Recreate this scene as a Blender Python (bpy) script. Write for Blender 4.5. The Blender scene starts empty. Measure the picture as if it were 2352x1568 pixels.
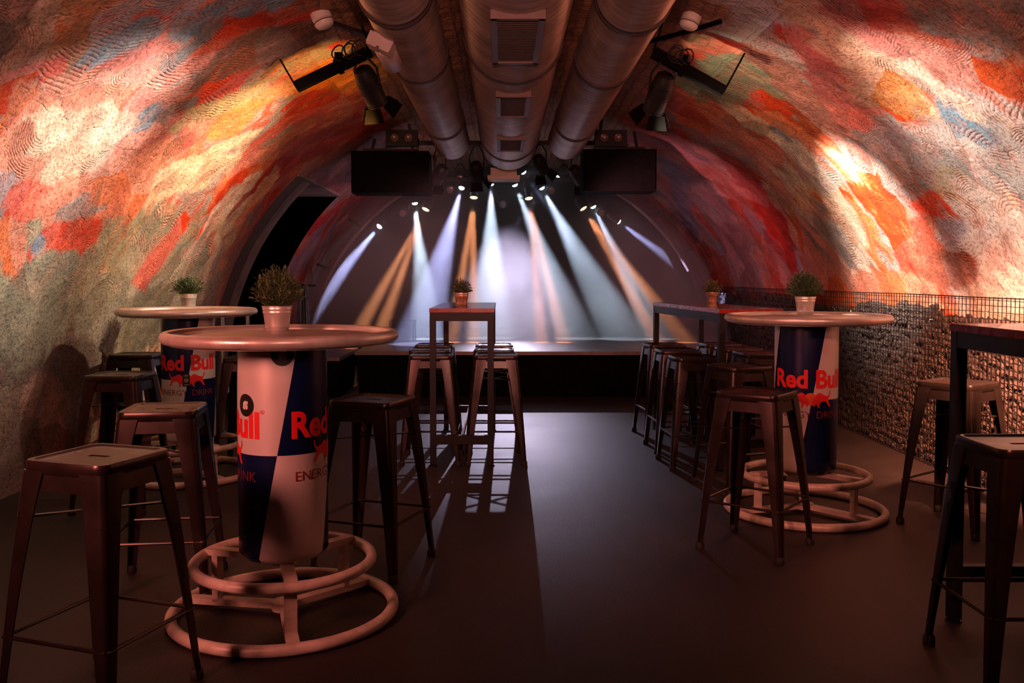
import bpy, bmesh, math, random
import numpy as np
from mathutils import Vector, Matrix, Euler
PI = math.pi
R = math.radians
random.seed(7)
scn = bpy.context.scene
C = scn.collection

# ------------------------------------------------------------------ camera
FPX, PITCH, EYE = 2072.0, R(2.3), 1.30
PPX, PPY = 1155.0, 638.0 + FPX * math.tan(PITCH)
cam_d = bpy.data.cameras.new('camera')
cam = bpy.data.objects.new('camera', cam_d); C.objects.link(cam)
cam.location = (0, 0, EYE)
cam.rotation_euler = (PI / 2 - PITCH, 0, 0)
cam_d.sensor_width = 36
cam_d.lens = FPX / 2352 * 36
cam_d.shift_x = (1176 - PPX) / 2352
cam_d.shift_y = -(784 - PPY) / 2352
cam_d.clip_start = 0.05
scn.camera = cam

def ray(px, py):
    u, v = (px - PPX) / FPX, (py - PPY) / FPX
    F = Vector((0, math.cos(PITCH), -math.sin(PITCH)))
    U = Vector((0, math.sin(PITCH), math.cos(PITCH)))
    return F + Vector((u, 0, 0)) - U * v
def atz(px, py, z):                      # where the sight line meets height z
    d = ray(px, py); k = (z - EYE) / d.z
    return Vector((0, 0, EYE)) + d * k
def aty(px, py, y):                      # where the sight line meets depth y
    d = ray(px, py)
    return Vector((0, 0, EYE)) + d * (y / d.y)

# ------------------------------------------------------------------ world, exposure, render hints
w = bpy.data.worlds.new('world'); scn.world = w
w.use_nodes = True
w.node_tree.nodes['Background'].inputs[0].default_value = (0.30, 0.09, 0.08, 1)
w.node_tree.nodes['Background'].inputs[1].default_value = 0.0
vs = scn.view_settings
scn.display_settings.display_device = 'sRGB'
vs.view_transform = 'Standard'; vs.look = 'None'; vs.gamma = 1.0; vs.use_curve_mapping = False
vs.exposure = 0.0
cy = scn.cycles
cy.use_denoising = True
cy.max_bounces = 5; cy.diffuse_bounces = 3; cy.glossy_bounces = 3; cy.transmission_bounces = 2
cy.volume_bounces = 0; cy.transparent_max_bounces = 6
cy.caustics_reflective = False; cy.caustics_refractive = False
cy.sample_clamp_indirect = 4.0
cy.volume_step_rate = 3.0; cy.volume_max_steps = 64

# ------------------------------------------------------------------ lights
def spot(name, loc, target, watts, color, angle, blend=0.4, radius=0.05):
    d = bpy.data.lights.new(name, 'SPOT')
    d.energy = watts; d.color = color; d.spot_size = R(angle); d.spot_blend = blend
    d.shadow_soft_size = radius
    o = bpy.data.objects.new(name, d); C.objects.link(o)
    o.location = loc
    o.rotation_euler = (Vector(target) - Vector(loc)).to_track_quat('-Z', 'Y').to_euler()
    return o
WARM = (1.0, 0.83, 0.70); AMBER = (1.0, 0.42, 0.08); PINK = (1.0, 0.25, 0.19); RED = (1.0, 0.16, 0.10)
# wash lights for the bright pools on the vault, without fixtures, plus added fill
spot('wash_fill_light', (-0.70, 5.20, 2.30), (-2.62, 4.75, 1.78), 440, WARM, 66, 1.0, 0.02)
spot('wash_fill_light', (-0.68, 6.25, 2.25), (-2.45, 6.75, 1.92), 430, (1.0, 0.66, 0.42), 78, 1.0, 0.02)
spot('wash_fill_light', (-0.85, 5.9, 2.20), (-1.50, 6.7, 2.62), 80, AMBER, 95, 1.0, 0.02)
spot('wash_fill_light', (0.85, 5.20, 2.30), (2.90, 4.85, 1.82), 430, WARM, 66, 1.0, 0.02)
spot('wash_fill_light', (1.40, 6.25, 2.25), (2.80, 6.80, 1.68), 1050, (1.0, 0.82, 0.70), 56, 1.0, 0.02)
spot('wash_fill_light', (0.80, 5.5, 2.20), (2.7, 5.9, 1.95), 70, (1.0, 0.55, 0.42), 110, 1.0, 0.02)  # added fill over the dark gap between the right pools
spot('wash_fill_light', (-0.60, 5.5, 2.20), (-2.5, 5.8, 1.8), 80, (1.0, 0.62, 0.46), 110, 1.0, 0.02)  # added fill that softens the dark band on the left
spot('wash_fill_light', (1.00, 5.9, 2.20), (1.75, 6.4, 2.60), 45, (1.0, 0.85, 0.55), 95, 1.0, 0.02)
spot('wash_fill_light', (0.5, 3.2, 2.0), (2.3, 4.6, 2.2), 70, (1.0, 0.50, 0.38), 90, 1.0, 0.03)  # added fill for the near right vault, no lamp there
spot('wash_fill_light', (-0.4, 3.2, 2.0), (-2.3, 4.4, 2.1), 75, (1.0, 0.56, 0.42), 90, 1.0, 0.03)  # added fill for the near left vault, no lamp there
# red house lights out of frame on the viewer's side
spot('house_fill_light', (-2.3, 0.9, 1.75), (-0.9, 3.5, 0.85), 400, PINK, 58, 1.0, 0.30)
spot('house_fill_light', (1.6, 0.2, 2.40), (1.3, 4.8, 0.85), 250, (1.0, 0.26, 0.17), 56, 1.0, 0.08)
spot('house_fill_light', (2.0, 3.4, 2.05), (2.96, 5.05, 0.80), 3600, (1.0, 0.34, 0.18), 46, 1.0, 0.05)
spot('house_fill_light', (0.0, 0.4, 1.7), (0.05, 5.5, 2.9), 420, (1.0, 0.38, 0.30), 70, 1.0, 0.12)  # added to brighten the ducts, no known lamp there
# dim red fill added over the stage end of the vault, no fixture there
spot('house_fill_light', (0.75, 8.8, 2.0), (2.9, 10.6, 1.7), 150, (1.0, 0.36, 0.42), 96, 1.0, 0.08)
spot('house_fill_light', (-0.30, 9.0, 2.0), (-2.5, 12.0, 1.9), 130, (1.0, 0.36, 0.38), 80, 1.0, 0.08)

# ------------------------------------------------------------------ materials
def new_mat(name):
    m = bpy.data.materials.new(name); m.use_nodes = True
    return m, m.node_tree.nodes, m.node_tree.links, m.node_tree.nodes['Principled BSDF']
def mat(name, col, rough=0.5, metal=0.0, var=0.15, scale=18.0, bump=0.0, bscale=60.0, coat=0.0, spec=None):
    m, N, L, B = new_mat(name)
    B.inputs['Metallic'].default_value = metal
    B.inputs['Coat Weight'].default_value = coat
    if spec is not None: B.inputs['Specular IOR Level'].default_value = spec
    tc = N.new('ShaderNodeTexCoord')
    n = N.new('ShaderNodeTexNoise'); n.inputs['Scale'].default_value = scale; n.inputs['Detail'].default_value = 3
    L.new(tc.outputs['Object'], n.inputs['Vector'])
    r = N.new('ShaderNodeValToRGB')
    c = Vector(col)
    r.color_ramp.elements[0].position = 0.3; r.color_ramp.elements[1].position = 0.7
    r.color_ramp.elements[0].color = (*(c * (1 - var)), 1); r.color_ramp.elements[1].color = (*[min(1, k) for k in c * (1 + var)], 1)
    L.new(n.outputs['Fac'], r.inputs['Fac']); L.new(r.outputs['Color'], B.inputs['Base Color'])
    mr = N.new('ShaderNodeMapRange'); mr.inputs['To Min'].default_value = max(0, rough - 0.08); mr.inputs['To Max'].default_value = min(1, rough + 0.08)
    L.new(n.outputs['Fac'], mr.inputs['Value']); L.new(mr.outputs['Result'], B.inputs['Roughness'])
    if bump:
        n2 = N.new('ShaderNodeTexNoise'); n2.inputs['Scale'].default_value = bscale; n2.inputs['Detail'].default_value = 4
        L.new(tc.outputs['Object'], n2.inputs['Vector'])
        b = N.new('ShaderNodeBump'); b.inputs['Strength'].default_value = bump; b.inputs['Distance'].default_value = 0.01
        L.new(n2.outputs['Fac'], b.inputs['Height']); L.new(b.outputs['Normal'], B.inputs['Normal'])
    return m
def glow(name, col, strength):
    m, N, L, B = new_mat(name)
    B.inputs['Base Color'].default_value = (0.02, 0.02, 0.02, 1)
    B.inputs['Emission Color'].default_value = (*col, 1); B.inputs['Emission Strength'].default_value = strength
    return m
M = {}
M['gunmetal'] = mat('gunmetal', (0.036, 0.026, 0.024), 0.29, 0.65, 0.25, 9)
M['rubber'] = mat('rubber', (0.015, 0.015, 0.015), 0.7)
M['black_metal'] = mat('black_metal', (0.009, 0.009, 0.011), 0.5, 0.0, 0.2, spec=0.3)
M['matt_black'] = mat('matt_black', (0.0042, 0.0038, 0.004), 0.85, 0.0, 0.2, spec=0.04)
M['steel_rim'] = mat('steel_rim', (0.66, 0.60, 0.54), 0.36, 0.55, 0.14, 14, 0.08, 40)
M['steel_top'] = mat('steel_top', (0.42, 0.37, 0.34), 0.42, 0.35, 0.15, 10)
M['frame_paint'] = mat('frame_paint', (0.68, 0.58, 0.50), 0.4, 0.1, 0.2, 16, 0.15, 40)
M['can_silver'] = mat('can_silver', (0.70, 0.66, 0.64), 0.38, 0.25, 0.05, 6)
M['can_blue'] = mat('can_blue', (0.004, 0.010, 0.062), 0.28, 0.15, 0.1, 6)
M['can_red'] = mat('can_red', (0.78, 0.018, 0.02), 0.45, 0.0, 0.06)
M['can_darkred'] = mat('can_darkred', (0.25, 0.025, 0.03), 0.5)
M['can_sun'] = mat('can_sun', (0.80, 0.10, 0.025), 0.45)
M['sticker_black'] = mat('sticker_black', (0.012, 0.012, 0.012), 0.4)
M['sticker_white'] = mat('sticker_white', (0.6, 0.56, 0.5), 0.5)
M['zinc'] = mat('zinc', (0.72, 0.66, 0.60), 0.34, 0.6, 0.10, 22)
M['copper'] = mat('copper', (0.80, 0.46, 0.32), 0.30, 0.8, 0.10, 22)
M['soil'] = mat('soil', (0.03, 0.02, 0.012), 0.9)
M['leaf_dark'] = mat('leaf_dark', (0.045, 0.085, 0.030), 0.5, 0, 0.45, 40)
M['leaf_olive'] = mat('leaf_olive', (0.060, 0.090, 0.034), 0.5, 0, 0.45, 40)
M['leaf_pale'] = mat('leaf_pale', (0.20, 0.19, 0.09), 0.5, 0, 0.5, 60)
M['red_top'] = mat('red_top', (0.30, 0.028, 0.022), 0.28, 0, 0.12)
M['table_laminate'] = mat('table_laminate', (0.22, 0.17, 0.175), 0.20, 0, 0.1, coat=.6)  # greyed base carries part of the haze reflection on the top
M['duct'] = mat('duct', (0.40, 0.31, 0.275), 0.36, 0.68, 0.22, 5, 0.10, 12)
M['duct_band'] = mat('duct_band', (0.055, 0.035, 0.03), 0.6, 0.2)
M['vent_dark'] = mat('vent_dark', (0.035, 0.02, 0.015), 0.7)
M['white_plastic'] = mat('white_plastic', (0.78, 0.70, 0.62), 0.45, 0, 0.05)
M['grey_plastic'] = mat('grey_plastic', (0.50, 0.40, 0.37), 0.35, 0, 0.08)
M['stage_top'] = mat('stage_top', (0.20, 0.18, 0.19), 0.38, 0, 0.15)
M['concrete'] = mat('concrete', (0.22, 0.18, 0.16), 0.85, 0, 0.25, 5, 0.4, 12)
M['passage'] = mat('passage', (0.004, 0.0035, 0.003), 0.9, spec=.1)  # near black colour stands for the unlit depth of the passage
M['arch_ring'] = mat('arch_ring', (0.085, 0.062, 0.05), 0.85, 0, 0.2, 6, 0.3, 14)
M['duct_frame'] = mat('duct_frame', (0.13, 0.085, 0.075), 0.55, 0.3)
M['duct_seam'] = mat('duct_seam', (0.05, 0.032, 0.028), 0.5, 0.3)
M['stone'] = mat('stone', (0.060, 0.043, 0.038), 0.85, 0, 0.35, 7, 0.4, 30)
M['wire'] = mat('wire', (0.009, 0.006, 0.005), 0.65, 0.0, spec=.2)
M['chrome'] = mat('chrome', (0.55, 0.52, 0.52), 0.2, 0.9, 0.1)
M['lens_pink_sheen'] = mat('lens_pink_sheen', (0.22, 0.15, 0.15), 0.25, 0.2)  # pink light reflected in unlit lenses, put into the colour
M['lens_white'] = glow('lens_white', (0.80, 0.92, 1.0), 14)
M['lens_orange'] = glow('lens_orange', (1.0, 0.62, 0.30), 4)
M['led_strip'] = glow('led_strip', (1.0, 0.48, 0.22), 9)
M['foil'] = mat('foil', (0.16, 0.15, 0.17), 0.2, 0.9, 0.4)

def floor_mat():
    m, N, L, B = new_mat('floor_concrete')
    tc = N.new('ShaderNodeTexCoord')
    n = N.new('ShaderNodeTexNoise'); n.inputs['Scale'].default_value = 1.6; n.inputs['Detail'].default_value = 8; n.inputs['Roughness'].default_value = 0.7
    L.new(tc.outputs['Object'], n.inputs['Vector'])
    n2 = N.new('ShaderNodeTexNoise'); n2.inputs['Scale'].default_value = 130; n2.inputs['Detail'].default_value = 2
    L.new(tc.outputs['Object'], n2.inputs['Vector'])
    r = N.new('ShaderNodeValToRGB')
    r.color_ramp.elements[0].position = .3; r.color_ramp.elements[0].color = (0.021, 0.0155, 0.0150, 1)
    r.color_ramp.elements[1].position = .75; r.color_ramp.elements[1].color = (0.043, 0.032, 0.031, 1)
    L.new(n.outputs['Fac'], r.inputs['Fac'])
    mx = N.new('ShaderNodeMix'); mx.data_type = 'RGBA'; mx.blend_type = 'MULTIPLY'; mx.inputs['Factor'].default_value = 0.6
    r2 = N.new('ShaderNodeValToRGB'); r2.color_ramp.elements[0].position = .3; r2.color_ramp.elements[0].color = (.5, .5, .5, 1); r2.color_ramp.elements[1].position = .7
    L.new(n2.outputs['Fac'], r2.inputs['Fac'])
    L.new(r.outputs['Color'], mx.inputs['A']); L.new(r2.outputs['Color'], mx.inputs['B'])
    L.new(mx.outputs['Result'], B.inputs['Base Color'])
    mr = N.new('ShaderNodeMapRange'); mr.inputs['To Min'].default_value = .48; mr.inputs['To Max'].default_value = .64
    L.new(n.outputs['Fac'], mr.inputs['Value']); L.new(mr.outputs['Result'], B.inputs['Roughness'])
    B.inputs['Specular IOR Level'].default_value = .4
    b = N.new('ShaderNodeBump'); b.inputs['Strength'].default_value = .35; b.inputs['Distance'].default_value = .004
    L.new(n2.outputs['Fac'], b.inputs['Height']); L.new(b.outputs['Normal'], B.inputs['Normal'])
    return m
M['floor'] = floor_mat()

def vault_mat():
    """Plaster combed into curved strokes: every voronoi cell is one stroke with its own sweep."""
    m, N, L, B = new_mat('painted_plaster')
    at = N.new('ShaderNodeAttribute'); at.attribute_name = 'wallpos'
    co = N.new('ShaderNodeAttribute'); co.attribute_name = 'paint'
    B.inputs['Roughness'].default_value = .72
    B.inputs['Specular IOR Level'].default_value = .35
    nz = N.new('ShaderNodeTexNoise'); nz.inputs['Scale'].default_value = 2.2; nz.inputs['Detail'].default_value = 4
    L.new(at.outputs['Vector'], nz.inputs['Vector'])
    # warped coordinates
    sub = N.new('ShaderNodeVectorMath'); sub.operation = 'SUBTRACT'; sub.inputs[1].default_value = (.5, .5, .5)
    L.new(nz.outputs['Color'], sub.inputs[0])
    sc = N.new('ShaderNodeVectorMath'); sc.operation = 'SCALE'; sc.inputs['Scale'].default_value = .16
    L.new(sub.outputs[0], sc.inputs[0])
    ad = N.new('ShaderNodeVectorMath'); ad.operation = 'ADD'
    L.new(at.outputs['Vector'], ad.inputs[0]); L.new(sc.outputs[0], ad.inputs[1])
    def comb(scale, freq, seed):
        mp = N.new('ShaderNodeVectorMath'); mp.operation = 'ADD'; mp.inputs[1].default_value = (seed, seed * 1.7, 0)
        L.new(ad.outputs[0], mp.inputs[0])
        v = N.new('ShaderNodeTexVoronoi'); v.voronoi_dimensions = '2D'; v.inputs['Scale'].default_value = scale
        L.new(mp.outputs[0], v.inputs['Vector'])
        # sweep centre of this stroke: cell centre pushed off by its random colour
        c = N.new('ShaderNodeVectorMath'); c.operation = 'SUBTRACT'; c.inputs[1].default_value = (.5, .5, .5)
        L.new(v.outputs['Color'], c.inputs[0])
        c2 = N.new('ShaderNodeVectorMath'); c2.operation = 'SCALE'; c2.inputs['Scale'].default_value = 1.6 / scale
        L.new(c.outputs[0], c2.inputs[0])
        c3 = N.new('ShaderNodeVectorMath'); c3.operation = 'ADD'
        L.new(v.outputs['Position'], c3.inputs[0]); L.new(c2.outputs[0], c3.inputs[1])
        fl = N.new('ShaderNodeVectorMath'); fl.operation = 'MULTIPLY'; fl.inputs[1].default_value = (1, 1, 0)
        d = N.new('ShaderNodeVectorMath'); d.operation = 'SUBTRACT'
        L.new(mp.outputs[0], d.inputs[0]); L.new(c3.outputs[0], d.inputs[1]); L.new(d.outputs[0], fl.inputs[0])
        ln = N.new('ShaderNodeVectorMath'); ln.operation = 'LENGTH'; L.new(fl.outputs[0], ln.inputs[0])
        mu = N.new('ShaderNodeMath'); mu.operation = 'MULTIPLY'; mu.inputs[1].default_value = freq; L.new(ln.outputs['Value'], mu.inputs[0])
        si0 = N.new('ShaderNodeMath'); si0.operation = 'SINE'; L.new(mu.outputs[0], si0.inputs[0])
        si1 = N.new('ShaderNodeMath'); si1.operation = 'ABSOLUTE'; L.new(si0.outputs[0], si1.inputs[0]); si = N.new('ShaderNodeMath'); si.operation = 'MULTIPLY'; si.inputs[1].default_value = -2.2; L.new(si1.outputs[0], si.inputs[0])
        # only some strokes are combed
        sx = N.new('ShaderNodeSeparateColor'); L.new(v.outputs['Color'], sx.inputs[0])
        gt = N.new('ShaderNodeMapRange'); gt.inputs['From Min'].default_value = .50; gt.inputs['From Max'].default_value = .75
        L.new(sx.outputs['Blue'], gt.inputs['Value'])
        am = N.new('ShaderNodeMath'); am.operation = 'MULTIPLY'; L.new(si.outputs[0], am.inputs[0]); L.new(gt.outputs['Result'], am.inputs[1])
        return am, v, sx
    a1, v1, s1 = comb(1.9, 120.0, 3.1)
    a2, v2, s2 = comb(3.3, 200.0, 11.7)
    n2 = N.new('ShaderNodeTexNoise'); n2.inputs['Scale'].default_value = 42; n2.inputs['Detail'].default_value = 6; n2.inputs['Roughness'].default_value = .7
    L.new(at.outputs['Vector'], n2.inputs['Vector'])
    n3 = N.new('ShaderNodeTexNoise'); n3.inputs['Scale'].default_value = 6; n3.inputs['Detail'].default_value = 5; n3.inputs['Roughness'].default_value = .65
    L.new(ad.outputs[0], n3.inputs['Vector'])
    # combing fades into rough plaster and, with depth, into smooth wall
    msk = N.new('ShaderNodeMapRange'); msk.inputs['From Min'].default_value = .40; msk.inputs['From Max'].default_value = .58
    L.new(n3.outputs['Fac'], msk.inputs['Value'])
    s_ = N.new('ShaderNodeMath'); s_.operation = 'MULTIPLY_ADD'; s_.inputs[1].default_value = .55
    L.new(a2.outputs[0], s_.inputs[0]); L.new(a1.outputs[0], s_.inputs[2])
    cm = N.new('ShaderNodeMath'); cm.operation = 'MULTIPLY'; L.new(s_.outputs[0], cm.inputs[0]); L.new(msk.outputs['Result'], cm.inputs[1])
    rel = N.new('ShaderNodeMath'); rel.operation = 'MULTIPLY'; L.new(cm.outputs[0], rel.inputs[0]); L.new(co.outputs['Alpha'], rel.inputs[1])
    k1 = N.new('ShaderNodeMath'); k1.operation = 'MULTIPLY_ADD'; k1.inputs[1].default_value = 3.2; L.new(n2.outputs['Fac'], k1.inputs[0]); L.new(rel.outputs[0], k1.inputs[2])
    k2 = N.new('ShaderNodeMath'); k2.operation = 'MULTIPLY_ADD'; k2.inputs[1].default_value = 9.0; L.new(n3.outputs['Fac'], k2.inputs[0]); L.new(k1.outputs[0], k2.inputs[2])
    ve = N.new('ShaderNodeTexVoronoi'); ve.voronoi_dimensions = '2D'; ve.feature = 'DISTANCE_TO_EDGE'; ve.inputs['Scale'].default_value = 3.3
    w2 = N.new('ShaderNodeVectorMath'); w2.operation = 'SCALE'; w2.inputs['Scale'].default_value = .5; L.new(sub.outputs[0], w2.inputs[0])
    w3 = N.new('ShaderNodeVectorMath'); w3.operation = 'ADD'; L.new(at.outputs['Vector'], w3.inputs[0]); L.new(w2.outputs[0], w3.inputs[1]); L.new(w3.outputs[0], ve.inputs['Vector'])
    er = N.new('ShaderNodeMapRange'); er.interpolation_type = 'SMOOTHSTEP'; er.inputs['From Max'].default_value = .035; er.inputs['To Min'].default_value = 1.1; er.inputs['To Max'].default_value = 0; L.new(ve.outputs['Distance'], er.inputs['Value'])
    em = N.new('ShaderNodeMath'); em.operation = 'MULTIPLY'; L.new(er.outputs['Result'], em.inputs[0]); L.new(msk.outputs['Result'], em.inputs[1])
    em2 = N.new('ShaderNodeMath'); em2.operation = 'MULTIPLY_ADD'; L.new(em.outputs[0], em2.inputs[0]); L.new(co.outputs['Alpha'], em2.inputs[1]); L.new(k2.outputs[0], em2.inputs[2])
    bp = N.new('ShaderNodeBump'); bp.inputs['Strength'].default_value = .95; bp.inputs['Distance'].default_value = .0052
    L.new(em2.outputs[0], bp.inputs['Height']); L.new(bp.outputs['Normal'], B.inputs['Normal'])
    # pigment: the hand painted colour, broken up by the strokes
    hs = N.new('ShaderNodeHueSaturation')
    mv = N.new('ShaderNodeMapRange'); mv.inputs['To Min'].default_value = .72; mv.inputs['To Max'].default_value = 1.28
    L.new(s2.outputs['Red'], mv.inputs['Value']); L.new(mv.outputs['Result'], hs.inputs['Value'])
    ms = N.new('ShaderNodeMapRange'); ms.inputs['To Min'].default_value = .75; ms.inputs['To Max'].default_value = 1.2
    L.new(s1.outputs['Green'], ms.inputs['Value']); L.new(ms.outputs['Result'], hs.inputs['Saturation'])
    pn = N.new('ShaderNodeTexNoise'); pn.inputs['Scale'].default_value = 3.4; pn.inputs['Detail'].default_value = 7; pn.inputs['Roughness'].default_value = .62; pn.inputs['Distortion'].default_value = 1.6
    stv = N.new('ShaderNodeVectorMath'); stv.operation = 'MULTIPLY'; stv.inputs[1].default_value = (.55, 1.5, 1); L.new(at.outputs['Vector'], stv.inputs[0]); L.new(stv.outputs[0], pn.inputs['Vector'])
    pr_ = N.new('ShaderNodeValToRGB'); e = pr_.color_ramp.elements
    e[0].position = .30; e[0].color = (.30, .32, .32, 1); e[1].position = .74; e[1].color = (.84, .64, .46, 1)
    for q, c_ in ((.40, (.22, .12, .09, 1)), (.46, (.50, .09, .05, 1)), (.53, (.78, .20, .09, 1)), (.60, (.74, .36, .23, 1))):
        k_ = e.new(q); k_.color = c_
    L.new(pn.outputs['Fac'], pr_.inputs['Fac'])
    pw = N.new('ShaderNodeMapRange'); pw.inputs['From Min'].default_value = .42; pw.inputs['From Max'].default_value = .60; pw.inputs['To Max'].default_value = .42
    L.new(n3.outputs['Fac'], pw.inputs['Value'])
    pf = N.new('ShaderNodeMath'); pf.operation = 'MULTIPLY'; L.new(pw.outputs['Result'], pf.inputs[0]); L.new(co.outputs['Alpha'], pf.inputs[1])
    pm = N.new('ShaderNodeMix'); pm.data_type = 'RGBA'; L.new(pf.outputs[0], pm.inputs['Factor']); L.new(co.outputs['Color'], pm.inputs['A']); L.new(pr_.outputs['Color'], pm.inputs['B'])
    L.new(pm.outputs['Result'], hs.inputs['Color'])
    mx = N.new('ShaderNodeMix'); mx.data_type = 'RGBA'; mx.blend_type = 'MULTIPLY'; mx.inputs['Factor'].default_value = 1
    r = N.new('ShaderNodeValToRGB'); r.color_ramp.elements[0].position = .34; r.color_ramp.elements[0].color = (.35, .3, .28, 1); r.color_ramp.elements[1].position = .52; r.color_ramp.elements[1].color = (1, 1, 1, 1)  # shade in the hollows between plaster lumps, multiplied into the colour
    L.new(n2.outputs['Fac'], r.inputs['Fac'])
    L.new(hs.outputs['Color'], mx.inputs['A']); L.new(r.outputs['Color'], mx.inputs['B'])
    L.new(mx.outputs['Result'], B.inputs['Base Color'])
    return m
M['vault'] = vault_mat()

def t_of_z0(z): return math.asin((z / 3.10) ** 1.06)
def brick_mat():
    m, N, L, B = new_mat('old_brick')
    at = N.new('ShaderNodeAttribute'); at.attribute_name = 'wallpos'
    nz = N.new('ShaderNodeTexNoise'); nz.inputs['Scale'].default_value = 5; nz.inputs['Detail'].default_value = 5
    L.new(at.outputs['Vector'], nz.inputs['Vector'])
    sub = N.new('ShaderNodeVectorMath'); sub.operation = 'MULTIPLY_ADD'; sub.inputs[1].default_value = (.09, .09, 0)
    L.new(nz.outputs['Color'], sub.inputs[0]); L.new(at.outputs['Vector'], sub.inputs[2])
    sw = N.new('ShaderNodeVectorRotate'); sw.inputs['Angle'].default_value = PI / 2; sw.rotation_type = 'Z_AXIS'
    L.new(sub.outputs[0], sw.inputs['Vector'])
    bk = N.new('ShaderNodeTexBrick'); bk.inputs['Scale'].default_value = 1.0
    bk.inputs['Brick Width'].default_value = .25; bk.inputs['Row Height'].default_value = .085; bk.inputs['Mortar Size'].default_value = .014
    bk.inputs['Mortar Smooth'].default_value = .6
    bk.inputs['Color1'].default_value = (.34, .17, .09, 1); bk.inputs['Color2'].default_value = (.27, .125, .07, 1); bk.inputs['Mortar'].default_value = (.19, .10, .06, 1)
    L.new(sw.outputs[0], bk.inputs['Vector'])
    n2 = N.new('ShaderNodeTexNoise'); n2.inputs['Scale'].default_value = 30; n2.inputs['Detail'].default_value = 5
    L.new(at.outputs['Vector'], n2.inputs['Vector'])
    k = N.new('ShaderNodeMath'); k.operation = 'MULTIPLY_ADD'; k.inputs[1].default_value = -.35
    L.new(bk.outputs['Fac'], k.inputs[0]); L.new(n2.outputs['Fac'], k.inputs[2])
    k2 = N.new('ShaderNodeMath'); k2.operation = 'MULTIPLY_ADD'; k2.inputs[1].default_value = 3.0
    L.new(nz.outputs['Fac'], k2.inputs[0]); L.new(k.outputs[0], k2.inputs[2])
    bp = N.new('ShaderNodeBump'); bp.inputs['Strength'].default_value = .9; bp.inputs['Distance'].default_value = .018
    L.new(k2.outputs[0], bp.inputs['Height']); L.new(bp.outputs['Normal'], B.inputs['Normal'])
    co = N.new('ShaderNodeAttribute'); co.attribute_name = 'paint'
    sx = N.new('ShaderNodeSeparateXYZ'); L.new(at.outputs['Vector'], sx.inputs[0])
    n4 = N.new('ShaderNodeTexNoise'); n4.inputs['Scale'].default_value = 3.0; n4.inputs['Detail'].default_value = 8; n4.inputs['Roughness'].default_value = .65; L.new(at.outputs['Vector'], n4.inputs['Vector'])
    q1 = N.new('ShaderNodeMath'); q1.operation = 'SUBTRACT'; q1.inputs[1].default_value = 3.12 * PI / 2; L.new(sx.outputs['X'], q1.inputs[0])
    q2 = N.new('ShaderNodeMath'); q2.operation = 'ABSOLUTE'; L.new(q1.outputs[0], q2.inputs[0])
    q3 = N.new('ShaderNodeMath'); q3.operation = 'MULTIPLY_ADD'; q3.inputs[1].default_value = 1.1; L.new(n4.outputs['Fac'], q3.inputs[0]); L.new(q2.outputs[0], q3.inputs[2])
    q4 = N.new('ShaderNodeMapRange'); half = 3.12 * (PI / 2 - t_of_z0(2.80)); q4.inputs['From Min'].default_value = half + .55 - .30; q4.inputs['From Max'].default_value = half + .55 - .20; L.new(q3.outputs[0], q4.inputs['Value'])
    cm = N.new('ShaderNodeMix'); cm.data_type = 'RGBA'; L.new(q4.outputs['Result'], cm.inputs['Factor']); L.new(bk.outputs['Color'], cm.inputs['A']); L.new(co.outputs['Color'], cm.inputs['B'])
    L.new(cm.outputs['Result'], B.inputs['Base Color']); B.inputs['Roughness'].default_value = .85
    return m
M['brick'] = brick_mat()

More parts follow.
